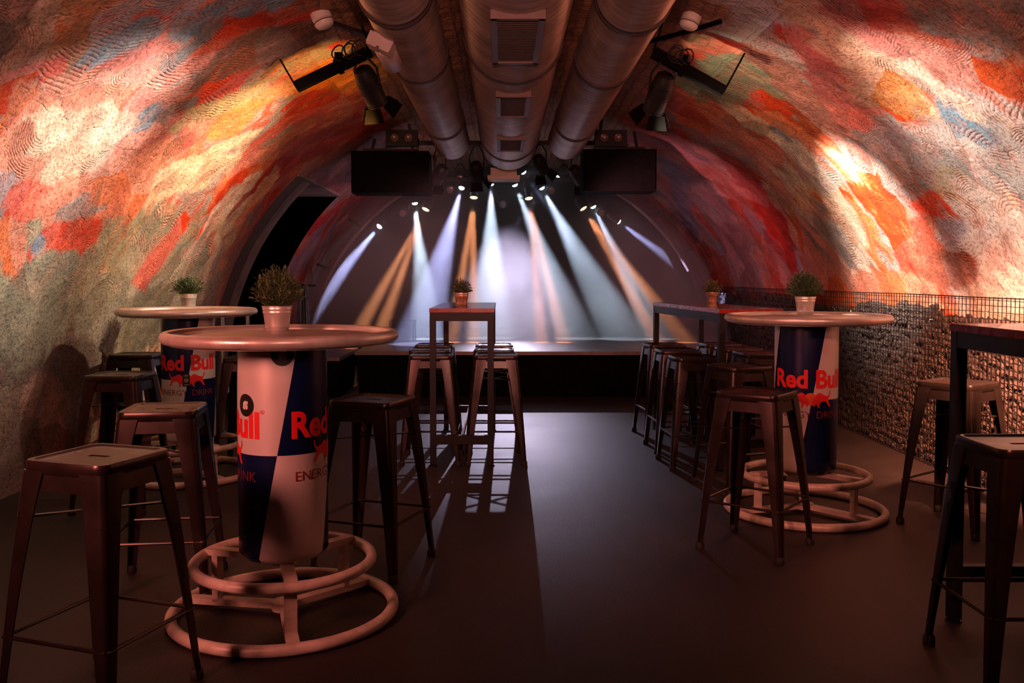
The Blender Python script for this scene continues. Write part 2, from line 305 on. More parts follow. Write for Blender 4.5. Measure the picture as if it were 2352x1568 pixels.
# ------------------------------------------------------------------ mesh helpers
class MB:
    """Collects shapes and links them as ONE mesh object."""
    def __init__(s): s.v = []; s.f = []; s.mi = []
    def add(s, vs, fs, mi=0):
        o = len(s.v); s.v += [tuple(p) for p in vs]; s.f += [tuple(i + o for i in f) for f in fs]; s.mi += [mi] * len(fs)
    def box(s, c, size, rot=None, mi=0):
        sx, sy, sz = [k / 2 for k in size]
        vs = [Vector((x, y, z)) for x in (-sx, sx) for y in (-sy, sy) for z in (-sz, sz)]
        if rot is not None: vs = [rot @ v for v in vs]
        s.add([v + Vector(c) for v in vs], [(0, 1, 3, 2), (4, 6, 7, 5), (0, 4, 5, 1), (2, 3, 7, 6), (0, 2, 6, 4), (1, 5, 7, 3)], mi)
    def bar(s, a, b, wd, ht=None, up=(0, 0, 1), mi=0):
        a, b = Vector(a), Vector(b); d = b - a; ln = d.length; d.normalize()
        up = Vector(up)
        if abs(d.dot(up)) > .98: up = Vector((0, 1, 0))
        x = d.cross(up).normalized(); z = x.cross(d)
        s.box((a + b) / 2, (wd, ln, ht or wd), Matrix((x, d, z)).transposed(), mi)
    def tube(s, pts, r, n=10, closed=False, mi=0, caps=True):
        pts = [Vector(p) for p in pts]; k = len(pts); rings = []
        rr = r if isinstance(r, (list, tuple)) else [r] * k
        t0 = None; nrm = None
        for i in range(k):
            if closed: t = pts[(i + 1) % k] - pts[i - 1]
            else: t = pts[min(i + 1, k - 1)] - pts[max(i - 1, 0)]
            t.normalize()
            if nrm is None:
                nrm = t.orthogonal().normalized()
                if closed and abs(t.z) < .5: nrm = Vector((0, 0, 1))
            else:
                nrm = (nrm - t * nrm.dot(t)).normalized()
            bn = t.cross(nrm)
            rings.append([pts[i] + (nrm * math.cos(2 * PI * j / n) + bn * math.sin(2 * PI * j / n)) * rr[i] for j in range(n)])
        vs = [p for q in rings for p in q]; fs = []
        for i in range(k if closed else k - 1):
            for j in range(n):
                a, b = i * n + j, i * n + (j + 1) % n
                c, d = ((i + 1) % k) * n + (j + 1) % n, ((i + 1) % k) * n + j
                fs.append((a, d, c, b))
        if not closed and caps:
            fs.append(tuple(range(n))); fs.append(tuple(reversed(range((k - 1) * n, k * n))))
        s.add(vs, fs, mi)
    def lathe(s, prof, n=32, frame=None, mi=0):
        vs, fs = [], []
        for (r, z) in prof:
            for j in range(n):
                a = 2 * PI * j / n
                vs.append(Vector((r * math.cos(a), r * math.sin(a), z)))
        for i in range(len(prof) - 1):
            for j in range(n):
                fs.append((i * n + j, i * n + (j + 1) % n, (i + 1) * n + (j + 1) % n, (i + 1) * n + j))
        if frame is not None: vs = [frame @ v for v in vs]
        s.add(vs, fs, mi)
    def prism(s, poly, z0, z1, frame=None, mi=0):
        n = len(poly)
        vs = [Vector((x, y, z0)) for x, y in poly] + [Vector((x, y, z1)) for x, y in poly]
        if frame is not None: vs = [frame @ v for v in vs]
        s.add(vs, [tuple(reversed(range(n))), tuple(range(n, 2 * n))] + [(i, (i + 1) % n, (i + 1) % n + n, i + n) for i in range(n)], mi)
    def build(s, name, mats, parent=None, smooth=30, loc=(0, 0, 0), rz=0):
        me = bpy.data.meshes.new(name)
        me.from_pydata(s.v, [], s.f)
        for m in (mats if isinstance(mats, (list, tuple)) else [mats]): me.materials.append(m)
        if max(s.mi, default=0): me.polygons.foreach_set('material_index', s.mi)
        me.update()
        bm = bmesh.new(); bm.from_mesh(me); bmesh.ops.recalc_face_normals(bm, faces=bm.faces); bm.to_mesh(me); bm.free()
        if smooth:
            me.polygons.foreach_set('use_smooth', [True] * len(me.polygons))
            me.set_sharp_from_angle(angle=R(smooth))
        return link(name, me, parent, loc, rz)
def link(name, me, parent=None, loc=(0, 0, 0), rz=0):
    o = bpy.data.objects.new(name, me); C.objects.link(o); o.location = loc; o.rotation_euler = (0, 0, rz)
    if parent: o.parent = parent
    return o
def tag(o, label, cat, group=None, kind=None):
    o['label'] = label; o['category'] = cat
    if group: o['group'] = group
    if kind: o['kind'] = kind
    return o
def thing(name, loc, label, cat, group=None, rz=0):
    o = bpy.data.objects.new(name, None); C.objects.link(o); o.location = loc; o.rotation_euler = (0, 0, rz)
    o.empty_display_size = .1
    return tag(o, label, cat, group)
def struct(o, label=None, cat=None):
    o['kind'] = 'structure'
    if label: o['label'] = label; o['category'] = cat
    return o
def copy_tree(o, parent=None):
    c = o.copy(); C.objects.link(c)
    if parent: c.parent = parent
    for ch in list(o.children): copy_tree(ch, c)
    return c
def frame_to(d, up=(0, 0, 1)):           # rotation that takes +Z to direction d
    return Vector(d).to_track_quat('Z', 'Y').to_matrix().to_4x4()
def arc(cx, cz, r, a0, a1, n, y):
    return [(cx + r * math.cos(a0 + (a1 - a0) * i / n), y, cz + r * math.sin(a0 + (a1 - a0) * i / n)) for i in range(n + 1)]

# ------------------------------------------------------------------ the vault
XC, AL, AR, BZ, NP = 0.10, 3.05, 3.22, 3.10, 2.12
Y_BACK, Y_END = -2.6, 14.6
OPEN0, OPEN1 = 8.95, 11.15                # side opening in the left wall
def prof(t):
    c, s = np.cos(t), np.sin(t)
    a = np.where(c >= 0, AR, AL)
    return XC + a * np.sign(c) * np.abs(c) ** (2 / NP), BZ * np.abs(s) ** (2 / NP)
def t_of_z(z, left):
    t = math.asin((z / BZ) ** (NP / 2))
    return PI - t if left else t
T_OPEN = t_of_z(2.30, True)
T_SEAM_R, T_SEAM_L = t_of_z(2.80, False), t_of_z(2.80, True)
rng = np.random.default_rng(5)
LAT = rng.random((256, 256))
def vnoise(x, y, o=0):
    x = x + o * 17.3; y = y + o * 9.1
    xi, yi = np.floor(x).astype(int), np.floor(y).astype(int)
    fx, fy = x - xi, y - yi
    fx, fy = fx * fx * (3 - 2 * fx), fy * fy * (3 - 2 * fy)
    g = lambda a, b: LAT[a & 255, b & 255]
    return (g(xi, yi) * (1 - fx) + g(xi + 1, yi) * fx) * (1 - fy) + (g(xi, yi + 1) * (1 - fx) + g(xi + 1, yi + 1) * fx) * fy
def fbm(x, y, o=0, k=4):
    s, a, n = 0, .5, 0
    for i in range(k):
        s = s + a * vnoise(x * 2 ** i, y * 2 ** i, o + i); n += a; a *= .55
    return s / n
def on_vault(px, py):                     # where a sight line meets the vault: (arc length, y)
    d = ray(px, py); k0, k1 = .5, 20.
    def f(k):
        x, z = d.x * k - XC, EYE + d.z * k
        return abs(x / (AR if x > 0 else AL)) ** NP + abs(z / BZ) ** NP - 1
    for _ in range(40):
        km = (k0 + k1) / 2
        if f(km) > 0: k1 = km
        else: k0 = km
    x, z = d.x * k0 - XC, EYE + d.z * k0
    t = math.atan2((max(z, 0) / BZ) ** (NP / 2), math.copysign(abs(x / (AR if x > 0 else AL)) ** (NP / 2), x))
    return t * 3.12, d.y * k0
CORAL, SALM, CREAM, BLUE = (.78, .105, .055), (.80, .31, .20), (.86, .66, .50), (.24, .40, .50)
GREY, GREEN, BROWN, ORANGE = (.42, .38, .36), (.36, .37, .27), (.26, .14, .085), (.80, .33, .06)
DEEP, PALE, TAN, MAUVE, DARK, LILAC = (.50, .035, .025), (.80, .66, .60), (.62, .36, .21), (.36, .17, .18), (.10, .07, .06), (.46, .42, .46)
STROKES = [
 # left wall
 (0, 650, 330, 690, .75, GREEN), (250, 760, 420, 660, .40, (.50, .48, .40)), (0, 820, 300, 800, .6, (.33, .32, .25)), (0, 1000, 150, 960, .5, (.26, .20, .17)),
 (0, 60, 110, 40, .50, DARK), (170, 40, 110, 150, .32, (.40, .23, .13)), (200, 20, 320, 0, .22, (.36, .2, .13)), (280, 45, 430, 10, .16, LILAC),
 (340, 55, 350, 65, .08, CORAL), (280, 120, 520, 95, .16, CORAL), (220, 135, 330, 80, .11, BLUE), (330, 175, 560, 110, .14, (.74, .22, .15)),
 (470, 50, 610, 10, .20, BLUE), (400, 145, 490, 80, .12, (.22, .27, .28)), (0, 215, 130, 160, .12, CORAL), (60, 215, 140, 200, .10, GREY), (100, 240, 350, 240, .24, SALM),
 (60, 295, 260, 285, .15, CREAM), (330, 225, 410, 230, .12, CORAL), (300, 345, 430, 210, .16, SALM), (310, 305, 380, 250, .09, BLUE), (390, 265, 470, 230, .11, (.20, .19, .17)),
 (430, 290, 610, 205, .16, (.48, .42, .20)), (520, 300, 740, 170, .22, ORANGE), (470, 375, 590, 305, .11, CREAM), (560, 130, 670, 120, .30, BROWN), (700, 200, 830, 190, .2, ORANGE),  # orange repeats the amber light, brown the dark band between pools, in paint
 (50, 410, 230, 340, .30, CREAM), (0, 330, 50, 430, .2, SALM), (0, 440, 30, 470, .14, LILAC), (40, 465, 120, 475, .14, CORAL), (130, 480, 340, 440, .2, SALM),
 (150, 490, 230, 465, .08, GREY), (380, 430, 530, 380, .20, CREAM), (250, 430, 380, 380, .16, (.70, .25, .12)), (540, 480, 640, 370, .12, DEEP), (440, 590, 560, 430, .17, PALE), (270, 610, 310, 530, .16, GREEN),
 (330, 630, 420, 520, .17, CORAL), (90, 575, 200, 540, .12, CORAL), (84, 565, 90, 595, .05, BLUE), (0, 560, 30, 620, .12, SALM), (700, 340, 860, 280, .45, DEEP), (780, 430, 860, 330, .3, MAUVE),
 (700, 540, 860, 440, .14, DEEP), (720, 640, 840, 500, .16, GREY), (60, 900, 140, 960, .12, (.45, .30, .25)), (110, 960, 130, 1030, .13, (.55, .30, .24)),
 # right wall
 (1700, 60, 1840, 120, .36, GREY), (1690, 20, 1830, 10, .22, LILAC), (1850, 20, 1960, 70, .22, TAN), (2000, 60, 2110, 120, .22, SALM), (2000, 10, 2210, 60, .32, DEEP),
 (2230, 60, 2352, 20, .36, (.26, .22, .20)), (2180, 95, 2290, 110, .16, GREY), (1870, 95, 1950, 260, .20, DEEP), (1990, 130, 2070, 250, .30, TAN), (2050, 90, 2250, 170, .22, CORAL),
 (2180, 150, 2340, 230, .28, (.66, .16, .09)), (1950, 290, 2130, 320, .20, (.85, .10, .04)), (2120, 360, 2352, 330, .34, (.60, .55, .52)), (2190, 290, 2250, 300, .11, BLUE), (2000, 335, 2100, 340, .16, LILAC),
 (1790, 150, 1890, 300, .22, (.42, .12, .07)), (1600, 200, 1720, 180, .28, (.30, .32, .22)), (1640, 265, 1740, 350, .2, SALM), (1700, 260, 1900, 430, .20, CREAM), (1790, 310, 1850, 355, .08, BLUE),
 (1860, 380, 1970, 600, .26, (.90, .74, .60)), (1990, 450, 2090, 640, .17, CORAL), (2080, 430, 2250, 420, .28, GREY), (2190, 540, 2260, 580, .2, LILAC), (2110, 470, 2200, 490, .09, CORAL),  # first, pale stroke repeats the wash light streak in the colour
 (2230, 470, 2330, 500, .20, (.55, .42, .24)), (2250, 640, 2352, 560, .40, PALE), (1900, 645, 2110, 665, .16, SALM), (2120, 600, 2230, 625, .16, (.50, .16, .10)), (1770, 470, 1830, 600, .08, BLUE),
 (1690, 380, 1790, 560, .32, DEEP), (1560, 400, 1700, 600, .60, MAUVE), (1520, 360, 1580, 520, .2, (.24, .16, .22)), (1640, 500, 1700, 640, .12, (.48, .20, .20)),
]
def build_vault():
    ys = np.unique(np.round(np.concatenate([np.linspace(Y_BACK, 3.2, 60), np.linspace(3.2, OPEN0, 250), np.linspace(OPEN0, OPEN1, 64), np.linspace(OPEN1, Y_END, 80)]), 5))
    ts = np.unique(np.round(np.concatenate([np.linspace(0, T_SEAM_R, 150), np.linspace(T_SEAM_R, T_SEAM_L, 110), np.linspace(T_SEAM_L, T_OPEN, 30), np.linspace(T_OPEN, PI, 120)]), 6))
    T, Y = np.meshgrid(ts, ys, indexing='ij')
    A = T * 3.12
    x, z = prof(T)
    # lumpy plaster, calmer at the floor line
    h = (fbm(A * .9, Y * .9, 1, 3) - .5) * .10 + (fbm(A * 3.2, Y * 3.2, 5, 3) - .5) * .045 + (fbm(A * 10, Y * 10, 9, 2) - .5) * .02
    h = h * np.clip(z / .4, 0.1, 1)
    edge = (T >= T_OPEN - .08) & (Y > OPEN0 - .12) & (Y < OPEN1 + .12)
    h = np.where(edge, 0, h)
    nx, nz = -(x - XC) / 3.1, -z / 3.1
    x, z = x + nx * (h + .0), np.maximum(z + nz * h, 0)
    # pigment, with some light and shade laid into it
    a_, y_ = A + (fbm(A * 1.4, Y * 1.4, 21, 4) - .5) * .9, Y + (fbm(A * 1.4, Y * 1.4, 31, 4) - .5) * .9
    n1, n2, n3 = fbm(a_ * .8, y_ * 1.9, 41, 4), fbm(a_ * 1.1, y_ * 2.6, 51, 4), fbm(A * 5, Y * 9, 61, 3)
    n4 = fbm(a_ * 3.2, y_ * 6.5, 71, 4)
    col = np.zeros(T.shape + (3,)); col[:] = SALM
    def lay(wt, c): 
        nonlocal col
        col = col * (1 - wt[..., None]) + np.array(c) * wt[..., None]
    ss = lambda v, a, b: np.clip((v - a) / (b - a), 0, 1) ** 2 * (3 - 2 * np.clip((v - a) / (b - a), 0, 1))
    lay(ss(n1, .52, .58), CORAL); lay(ss(n1, .40, .34), CREAM); lay(ss(n2, .57, .62), GREY); lay(ss(n2, .40, .35), (.60, .15, .10))
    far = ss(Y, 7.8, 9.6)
    lay(far * .75, (.40, .10, .09)); lay(far * ss(n2, .50, .58) * .8, (.32, .22, .25))  # weak mauve-red light of the far vault laid into the colour
    for (x0, y0, x1, y1, wd, c) in STROKES:
        p, q = np.array(on_vault(x0, y0)), np.array(on_vault(x1, y1))
        d = q - p; l2 = max(d @ d, 1e-6)
        k = np.clip(((a_ * .35 + A * .65 - p[0]) * d[0] + (y_ * .35 + Y * .65 - p[1]) * d[1]) / l2, 0, 1)
        dist = np.hypot(a_ * .35 + A * .65 - p[0] - k * d[0], y_ * .35 + Y * .65 - p[1] - k * d[1]) + (n4 - .5) * wd * 1.3
        lay(ss(dist, wd * 1.02, wd * .78) * .93, c)
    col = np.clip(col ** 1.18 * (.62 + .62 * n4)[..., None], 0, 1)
    combed = np.clip(1.15 - far, .12, 1) * np.clip((z - 1.05) / .6, .12, 1)
    rgba = np.concatenate([col, combed[..., None]], -1)
    nt, ny = T.shape
    ti = {k: int(np.argmin(abs(ts - k))) for k in (T_SEAM_R, T_SEAM_L, T_OPEN)}
    yi0, yi1 = int(np.argmin(abs(ys - OPEN0))), int(np.argmin(abs(ys - OPEN1)))
    def patch(name, i0, i1, m, label, hole=False):
        sl = slice(i0, i1 + 1); n = i1 - i0 + 1
        co = np.stack([x[sl], Y[sl], z[sl]], -1).reshape(-1, 3)
        I, J = np.meshgrid(np.arange(n - 1), np.arange(ny - 1), indexing='ij')
        keep = np.ones(I.shape, bool)
        if hole: keep = ~((I + i0 >= ti[T_OPEN]) & (J >= yi0) & (J < yi1))
        I, J = I[keep], J[keep]
        q = np.stack([I * ny + J, I * ny + J + 1, (I + 1) * ny + J + 1, (I + 1) * ny + J], -1).astype(np.int32)
        me = bpy.data.meshes.new(name)
        me.vertices.add(len(co)); me.vertices.foreach_set('co', co.astype(np.float32).ravel())
        me.loops.add(q.size); me.loops.foreach_set('vertex_index', q.ravel())
        me.polygons.add(len(q)); me.polygons.foreach_set('loop_start', np.arange(0, q.size, 4, dtype=np.int32))
        me.polygons.foreach_set('use_smooth', np.ones(len(q), bool))
        me.update(calc_edges=True)
        at = me.attributes.new('wallpos', 'FLOAT_VECTOR', 'POINT')
        at.data.foreach_set('vector', np.stack([A[sl], Y[sl], 0 * A[sl]], -1).reshape(-1).astype(np.float32))
        ca = me.attributes.new('paint', 'FLOAT_COLOR', 'POINT')
        ca.data.foreach_set('color', rgba[sl].reshape(-1).astype(np.float32))
        me.materials.append(m)
        return struct(link(name, me), label, 'wall' if 'wall' in name else 'ceiling')
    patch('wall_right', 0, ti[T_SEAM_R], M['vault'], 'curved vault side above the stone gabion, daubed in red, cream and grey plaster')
    patch('ceiling', ti[T_SEAM_R], ti[T_SEAM_L], M['brick'], 'rough brown brick crown of the vault above the ducts')
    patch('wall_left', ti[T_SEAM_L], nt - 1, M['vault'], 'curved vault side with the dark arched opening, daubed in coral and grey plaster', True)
build_vault()

b = MB(); b.box((0.1, 6.0, -.05), (8.0, 18.0, .1)); struct(b.build('floor', M['floor'], smooth=0), 'dark worn concrete floor', 'floor')
def end_wall(name, y0, y1, m, label):
    ts = [PI * i / 60 for i in range(61)]
    b = MB(); pts = []
    for t in ts:
        px_, pz_ = prof(np.array(t)); pts.append((XC + (float(px_) - XC) * 1.03, float(pz_) * 1.03))
    F = Matrix(((1, 0, 0, 0), (0, 0, 1, 0), (0, 1, 0, 0), (0, 0, 0, 1)))
    b.prism(pts, y0, y1, F)
    return struct(b.build(name, m, smooth=0), label, 'wall')
end_wall('wall_back', Y_END - .02, Y_END + .1, M['matt_black'], 'black end wall behind the stage')
end_wall('wall_front', Y_BACK - .1, Y_BACK + .02, M['concrete'], 'end wall of the vault behind the viewer')

# side opening: reveal, lintel and the dark passage behind it
def opening():
    ts = [T_OPEN + (PI - T_OPEN) * i / 40 for i in range(41)]
    pr = [(float(prof(np.array(t))[0]), float(prof(np.array(t))[1])) for t in ts]
    def ring(name, y0, y1, k0, k1, m, label):
        b = MB(); vs = []
        for (px_, pz_) in pr:
            for k, y in ((1.0, y0 - .02), (k0, y0), (k0, y1), (k1, y1), (k1 + .06, y1)): vs.append((XC + (px_ - XC) * k, y, pz_))
        b.add(vs, [(i * 5 + k, i * 5 + k + 1, i * 5 + k + 6, i * 5 + k + 5) for i in range(len(pr) - 1) for k in range(4)])
        struct(b.build(name, m, smooth=40), label, 'trim')
    ring('trim_1', OPEN0, OPEN0 + .34, 1.004, 1.008, M['arch_ring'], 'dark recessed concrete arch ring at the near side of the side opening')
    ring('trim_2', OPEN0 + .34, OPEN0 + .70, 1.008, 1.3, M['concrete'], 'inner grey plaster arch strip of the side opening')
    b = MB()
    x0, z0 = pr[0]
    b.box((x0 - .62, (OPEN0 + OPEN1) / 2, z0 + .06), (1.3, OPEN1 - OPEN0 + .06, .12))
    struct(b.build('trim_3', M['concrete'], smooth=0), 'grey concrete soffit above the arched side opening', 'trim')
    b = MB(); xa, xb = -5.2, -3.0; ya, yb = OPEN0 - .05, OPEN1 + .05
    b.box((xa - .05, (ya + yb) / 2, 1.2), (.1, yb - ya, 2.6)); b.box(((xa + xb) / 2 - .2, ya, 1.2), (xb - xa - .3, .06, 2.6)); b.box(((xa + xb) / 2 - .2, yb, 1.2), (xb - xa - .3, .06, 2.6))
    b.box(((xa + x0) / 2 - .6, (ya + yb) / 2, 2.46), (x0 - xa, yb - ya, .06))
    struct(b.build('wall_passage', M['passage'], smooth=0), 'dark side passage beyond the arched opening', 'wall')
opening()

# ------------------------------------------------------------------ stage
ST_Y, ST_Z = 9.8, .5
def stage():
    t = thing('stage', (0.1, ST_Y, 0), 'low black stage with a grey deck across the end of the vault', 'stage')
    b = MB(); b.box((.535, 2.35, ST_Z - .02), (4.5, 4.7, .04)); b.build('deck', M['stage_top'], t, 0)
    b = MB(); b.box((.535, 2.36, (ST_Z - .04) / 2), (4.44, 4.6, ST_Z - .04))
    for k in range(5): b.box((-1.6 + 1.1 * k, .05, .23), (.05, .03, .44))
    b.box((.535, .045, .03), (4.4, .02, .02))
    b.build('front_panel', M['matt_black'], t, 0)
    t = thing('stage_step', (-2.0, 9.75, 0), 'low grey step platform beside the left end of the stage', 'step')
    b = MB(); b.box((-.08, .65, .42), (.62, 1.3, .04)); b.build('step_top', M['stage_top'], t, 0)
    b = MB(); b.box((-.08, .66, .2), (.58, 1.24, .4)); b.box((.18, .3, .32), (.1, .5, .12)); b.build('step_base', M['matt_black'], t, 0)
stage()

# ------------------------------------------------------------------ bar stools
SEAT = 0.76
def rounded_square(h, r, n=5):
    pts = []
    for (cx, cy, a0) in ((h - r, h - r, 0), (-h + r, h - r, PI / 2), (-h + r, -h + r, PI), (h - r, -h + r, 3 * PI / 2)):
        pts += [(cx + r * math.cos(a0 + PI / 2 * i / n), cy + r * math.sin(a0 + PI / 2 * i / n)) for i in range(n + 1)]
    return pts
def make_stool():
    t = thing('bar_stool', (0, 0, 0), 'stool', 'bar stool')
    # seat: pressed sheet with a raised lip and a slot in the middle
    n = 24
    loops = []
    for (h, r, z) in ((.148, .035, SEAT - .040), (.152, .036, SEAT - .034), (.152, .036, SEAT - .008), (.149, .034, SEAT - .001), (.143, .031, SEAT), (.137, .029, SEAT - .002), (.131, .027, SEAT - .007), (.105, .022, SEAT - .0075)):
        loops.append([(x, y, z) for x, y in rounded_square(h, r)])
    slot = []
    for i in range(n):
        a = 2 * PI * (i + .5) / n + PI / 4 * 0
        slot.append((.035 * max(-1, min(1, 1.4 * math.cos(a))), .0115 * max(-1, min(1, 1.4 * math.sin(a))), SEAT - .008))
    # order slot like the rounded squares (start near angle 0)
    slot = sorted(slot, key=lambda p: math.atan2(p[1] / .0115, p[0] / .035) % (2 * PI))
    b = MB(); vs = [p for l in loops for p in l] + slot + [(x, y, z - .012) for x, y, z in slot]
    fs = []
    k = len(loops)
    for i in range(k + 1):
        for j in range(n): fs.append((i * n + j, i * n + (j + 1) % n, (i + 1) * n + (j + 1) % n, (i + 1) * n + j))
    fs.append(tuple(reversed(range(n))))
    b.add(vs, fs); b.build('seat', M['gunmetal'], t, 40)
    b = MB(); b.add([(x, y, SEAT - .0115) for x, y, z in slot], [tuple(range(n))]); b.add([(x * .9, y * .8, SEAT - .0130) for x, y, z in slot], [tuple(reversed(range(n)))])
    b.build('handle_slot', M['rubber'], t, 0)
    # skirt: four sheet sides with an arched lower edge
    b = MB()
    for q in range(4):
        F = Matrix.Rotation(q * PI / 2, 4, 'Z')
        up = []; lo = []
        for i in range(13):
            u = -1 + i / 6
            up.append((u * .145, -.1465, SEAT - .036)); zz = SEAT - .088 - .05 * abs(u) ** 6
            lo.append((u * .151, -.1465 - .012 * (SEAT - .036 - zz) / .1, zz))
        vs = [F @ Vector(p) for p in up + lo] + [F @ (Vector(p) + Vector((0, .004, 0))) for p in up + lo]
        fs = [(i, i + 1, 13 + i + 1, 13 + i) for i in range(12)] + [(26 + i, 39 + i, 40 + i, 27 + i) for i in range(12)] + [(13 + i, 14 + i, 40 + i, 39 + i) for i in range(12)]
        b.add(vs, fs)
    b.build('skirt', M['gunmetal'], t, 40)
    def corner(z):
        k = (SEAT - .03 - z) / (SEAT - .03)
        return .152 + .060 * k + .004 * math.sin(k * PI)
    def flange(z):
        k = (SEAT - .03 - z) / (SEAT - .03)
        return .085 - .055 * k ** .75
    for q in range(4):
        F = Matrix.Rotation(q * PI / 2, 4, 'Z')
        b = MB(); zs = [SEAT - .03, .66, .58, .48, .38, .28, .2, .13, .09, .04, .012]
        rows = []
        for z in zs:
            c, wd = corner(z), flange(z); r = min(.02, wd * .45)
            out = [(c - wd, c)] + [(c - r + r * math.cos(a), c - r + r * math.sin(a)) for a in (PI / 2, PI * .375, PI / 4, PI / 8, 0)] + [(c, c - wd)]
            e = .0045
            inn = [(c - wd, c - e)] + [(c - r + (r - e) * math.cos(a), c - r + (r - e) * math.sin(a)) for a in (PI / 2, PI * .375, PI / 4, PI / 8, 0)] + [(c - e, c - wd)]
            rows.append([F @ Vector((x, y, z)) for x, y in out + inn[::-1]])
        m = len(rows[0]); vs = [p for r_ in rows for p in r_]; fs = []
        for i in range(len(rows) - 1):
            for j in range(m): fs.append((i * m + j, i * m + (j + 1) % m, (i + 1) * m + (j + 1) % m, (i + 1) * m + j))
        fs += [tuple(range(m)), tuple(reversed(range((len(rows) - 1) * m, len(rows) * m)))]
        b.add(vs, fs)
        leg = b.build('leg', M['gunmetal'], t, 35)
        c = corner(0); b = MB(); F2 = F @ Matrix.Translation((c - .016, c - .016, 0))
        b.lathe([(0, 0), (.019, 0), (.021, .006), (.020, .028), (.016, .034), (0, .034)], 14, F2); b.build('rubber_foot', M['rubber'], leg, 40)
    zb = .235; cb = corner(zb) - .006
    for q in range(4):
        F = Matrix.Rotation(q * PI / 2, 4, 'Z')
        b = MB(); b.tube([F @ Vector((-cb, -cb, zb)), F @ Vector((cb, -cb, zb))], .0065, 8); b.build('footrest_bar', M['gunmetal'], t, 40)
    zc = .585; cc = corner(zc) - .006
    for s in (1, -1):
        b = MB(); b.bar((-cc, -cc * s, zc + .004 * s), (cc, cc * s, zc + .004 * s), .018, .005); b.build('cross_brace', M['gunmetal'], t, 0)
    return t
stool0 = make_stool()
G1, G2, G3, G4 = 'bar stools by the left wall and round tables', 'bar stools under the narrow centre table', 'bar stools around the right square table', 'bar stools on the right near the gabion'
STOOLS = [
 (228, 1041, -19, 'dark metal bar stool nearest the viewer at the bottom left corner of the room', G1),
 (376, 928, 5, 'dark metal bar stool just left of the front printed column, second from the viewer', G1),
 (278, 857, -2, 'dark metal bar stool by the left wall, in front of the rearmost left stool', G1),
 (304, 813, 3, 'dark metal bar stool rearmost along the left wall, left of the back round table', G1),
 (572, 819, 4, 'bar stool half hidden behind the front printed column, right of the back round table', G1),
 (855, 915, -20, 'dark metal bar stool right of the front round table with a shiny seat', G1),
 (992, 812.4, 0, 'front left bar stool tucked under the narrow centre table', G2),
 (988, 800.3, 1, 'middle left bar stool tucked under the narrow centre table', G2),
 (999, 789.7, -1, 'rear left bar stool tucked under the narrow centre table', G2),
 (1140, 812.4, 0, 'front right bar stool tucked under the narrow centre table', G2),
 (1135, 800.3, -1, 'middle right bar stool tucked under the narrow centre table', G2),
 (1135, 789.7, 1, 'rear right bar stool tucked under the narrow centre table', G2),
 (1739, 896, 52, 'dark metal bar stool turned cornerwise in front of the right printed column', G4),
 (1703, 839, 24, 'dark metal bar stool behind the cornerwise stool, left of the right printed column', G4),
 (1594, 817, 4, 'nearest left side bar stool at the right square table', G3),
 (1556, 801.5, 3, 'middle left side bar stool at the right square table', G3),
 (1525, 788.5, 6, 'farthest left side bar stool at the right square table', G3),
 (1742, 808, 5, 'nearest right side bar stool at the right square table, seat beside the printed column', G3),
 (1696, 797.5, 5, 'middle right side bar stool at the right square table', G3),
 (1653, 787.5, 6, 'farthest right side bar stool at the right square table', G3),
 (2187, 873, 33, 'dark metal bar stool standing against the wire gabion on the right', G4),
 (2345, 1013, 1, 'dark metal bar stool cut by the right edge of the picture, with a bright seat', G4),
]
NUDGE = {1: (.03, -.075, 2), 3: (0, .06, 0), 4: (0, .015, -2), 5: (0, .03, 0), 13: (0, .045, -4), 20: (.01, -.045, 4)}
for i, (px, py, rz, lab, grp) in enumerate(STOOLS):
    o = stool0 if i == 0 else copy_tree(stool0)
    p = atz(px, py, SEAT); nx_, ny_, nr_ = NUDGE.get(i, (0, 0, 0))     # keeps the feet off the table rings
    o.location = (p.x + nx_, p.y + ny_, 0); o.rotation_euler = (0, 0, R(rz + nr_))
    o['label'] = lab; o['group'] = grp

# ------------------------------------------------------------------ lettering
def text_polys(body, height, width=None, bold=0.0, depth=0.0):
    cu = bpy.data.curves.new('lettering', 'FONT'); cu.body = body; cu.size = 1; cu.offset = bold; cu.fill_mode = 'FRONT'; cu.resolution_u = 4
    o = bpy.data.objects.new('lettering', cu); C.objects.link(o)
    dg = bpy.context.evaluated_depsgraph_get()
    me = bpy.data.meshes.new_from_object(o.evaluated_get(dg))
    bpy.data.objects.remove(o); bpy.data.curves.remove(cu)
    vs = np.array([v.co[:2] for v in me.vertices]); fs = [tuple(p.vertices) for p in me.polygons]
    bpy.data.meshes.remove(me)
    lo, hi = vs.min(0), vs.max(0)
    sc = height / (hi[1] - lo[1]); sx = sc if width is None else width / (hi[0] - lo[0])
    vs = (vs - [(lo[0] + hi[0]) / 2, lo[1]]) * [sx, sc]
    return vs, fs
def wrap(vs, fs, r, phi, z, step=.012):
    """Flat lettering laid onto an upright cylinder; phi = 0 faces -Y."""
    bm = bmesh.new(); vv = [bm.verts.new((x, 0, y)) for x, y in vs]
    for f in fs:
        try: bm.faces.new([vv[i] for i in f])
        except ValueError: pass
    x = min(v[0] for v in vs) + step
    while x < max(v[0] for v in vs):
        bmesh.ops.bisect_plane(bm, geom=bm.verts[:] + bm.edges[:] + bm.faces[:], plane_co=(x, 0, 0), plane_no=(1, 0, 0)); x += step
    bm.verts.index_update()
    P = [(r * math.sin(phi + v.co.x / r), -r * math.cos(phi + v.co.x / r), z + v.co.z) for v in bm.verts]
    F = [tuple(v.index for v in f.verts) for f in bm.faces]
    bm.free(); return P, F
T_WORD = text_polys('Red Bull', .102, .413, .036)
T_SUB = (text_polys('ENERGY', .036, .197), text_polys('DRINK', .036, .159))
T_REG = text_polys('®', .016)
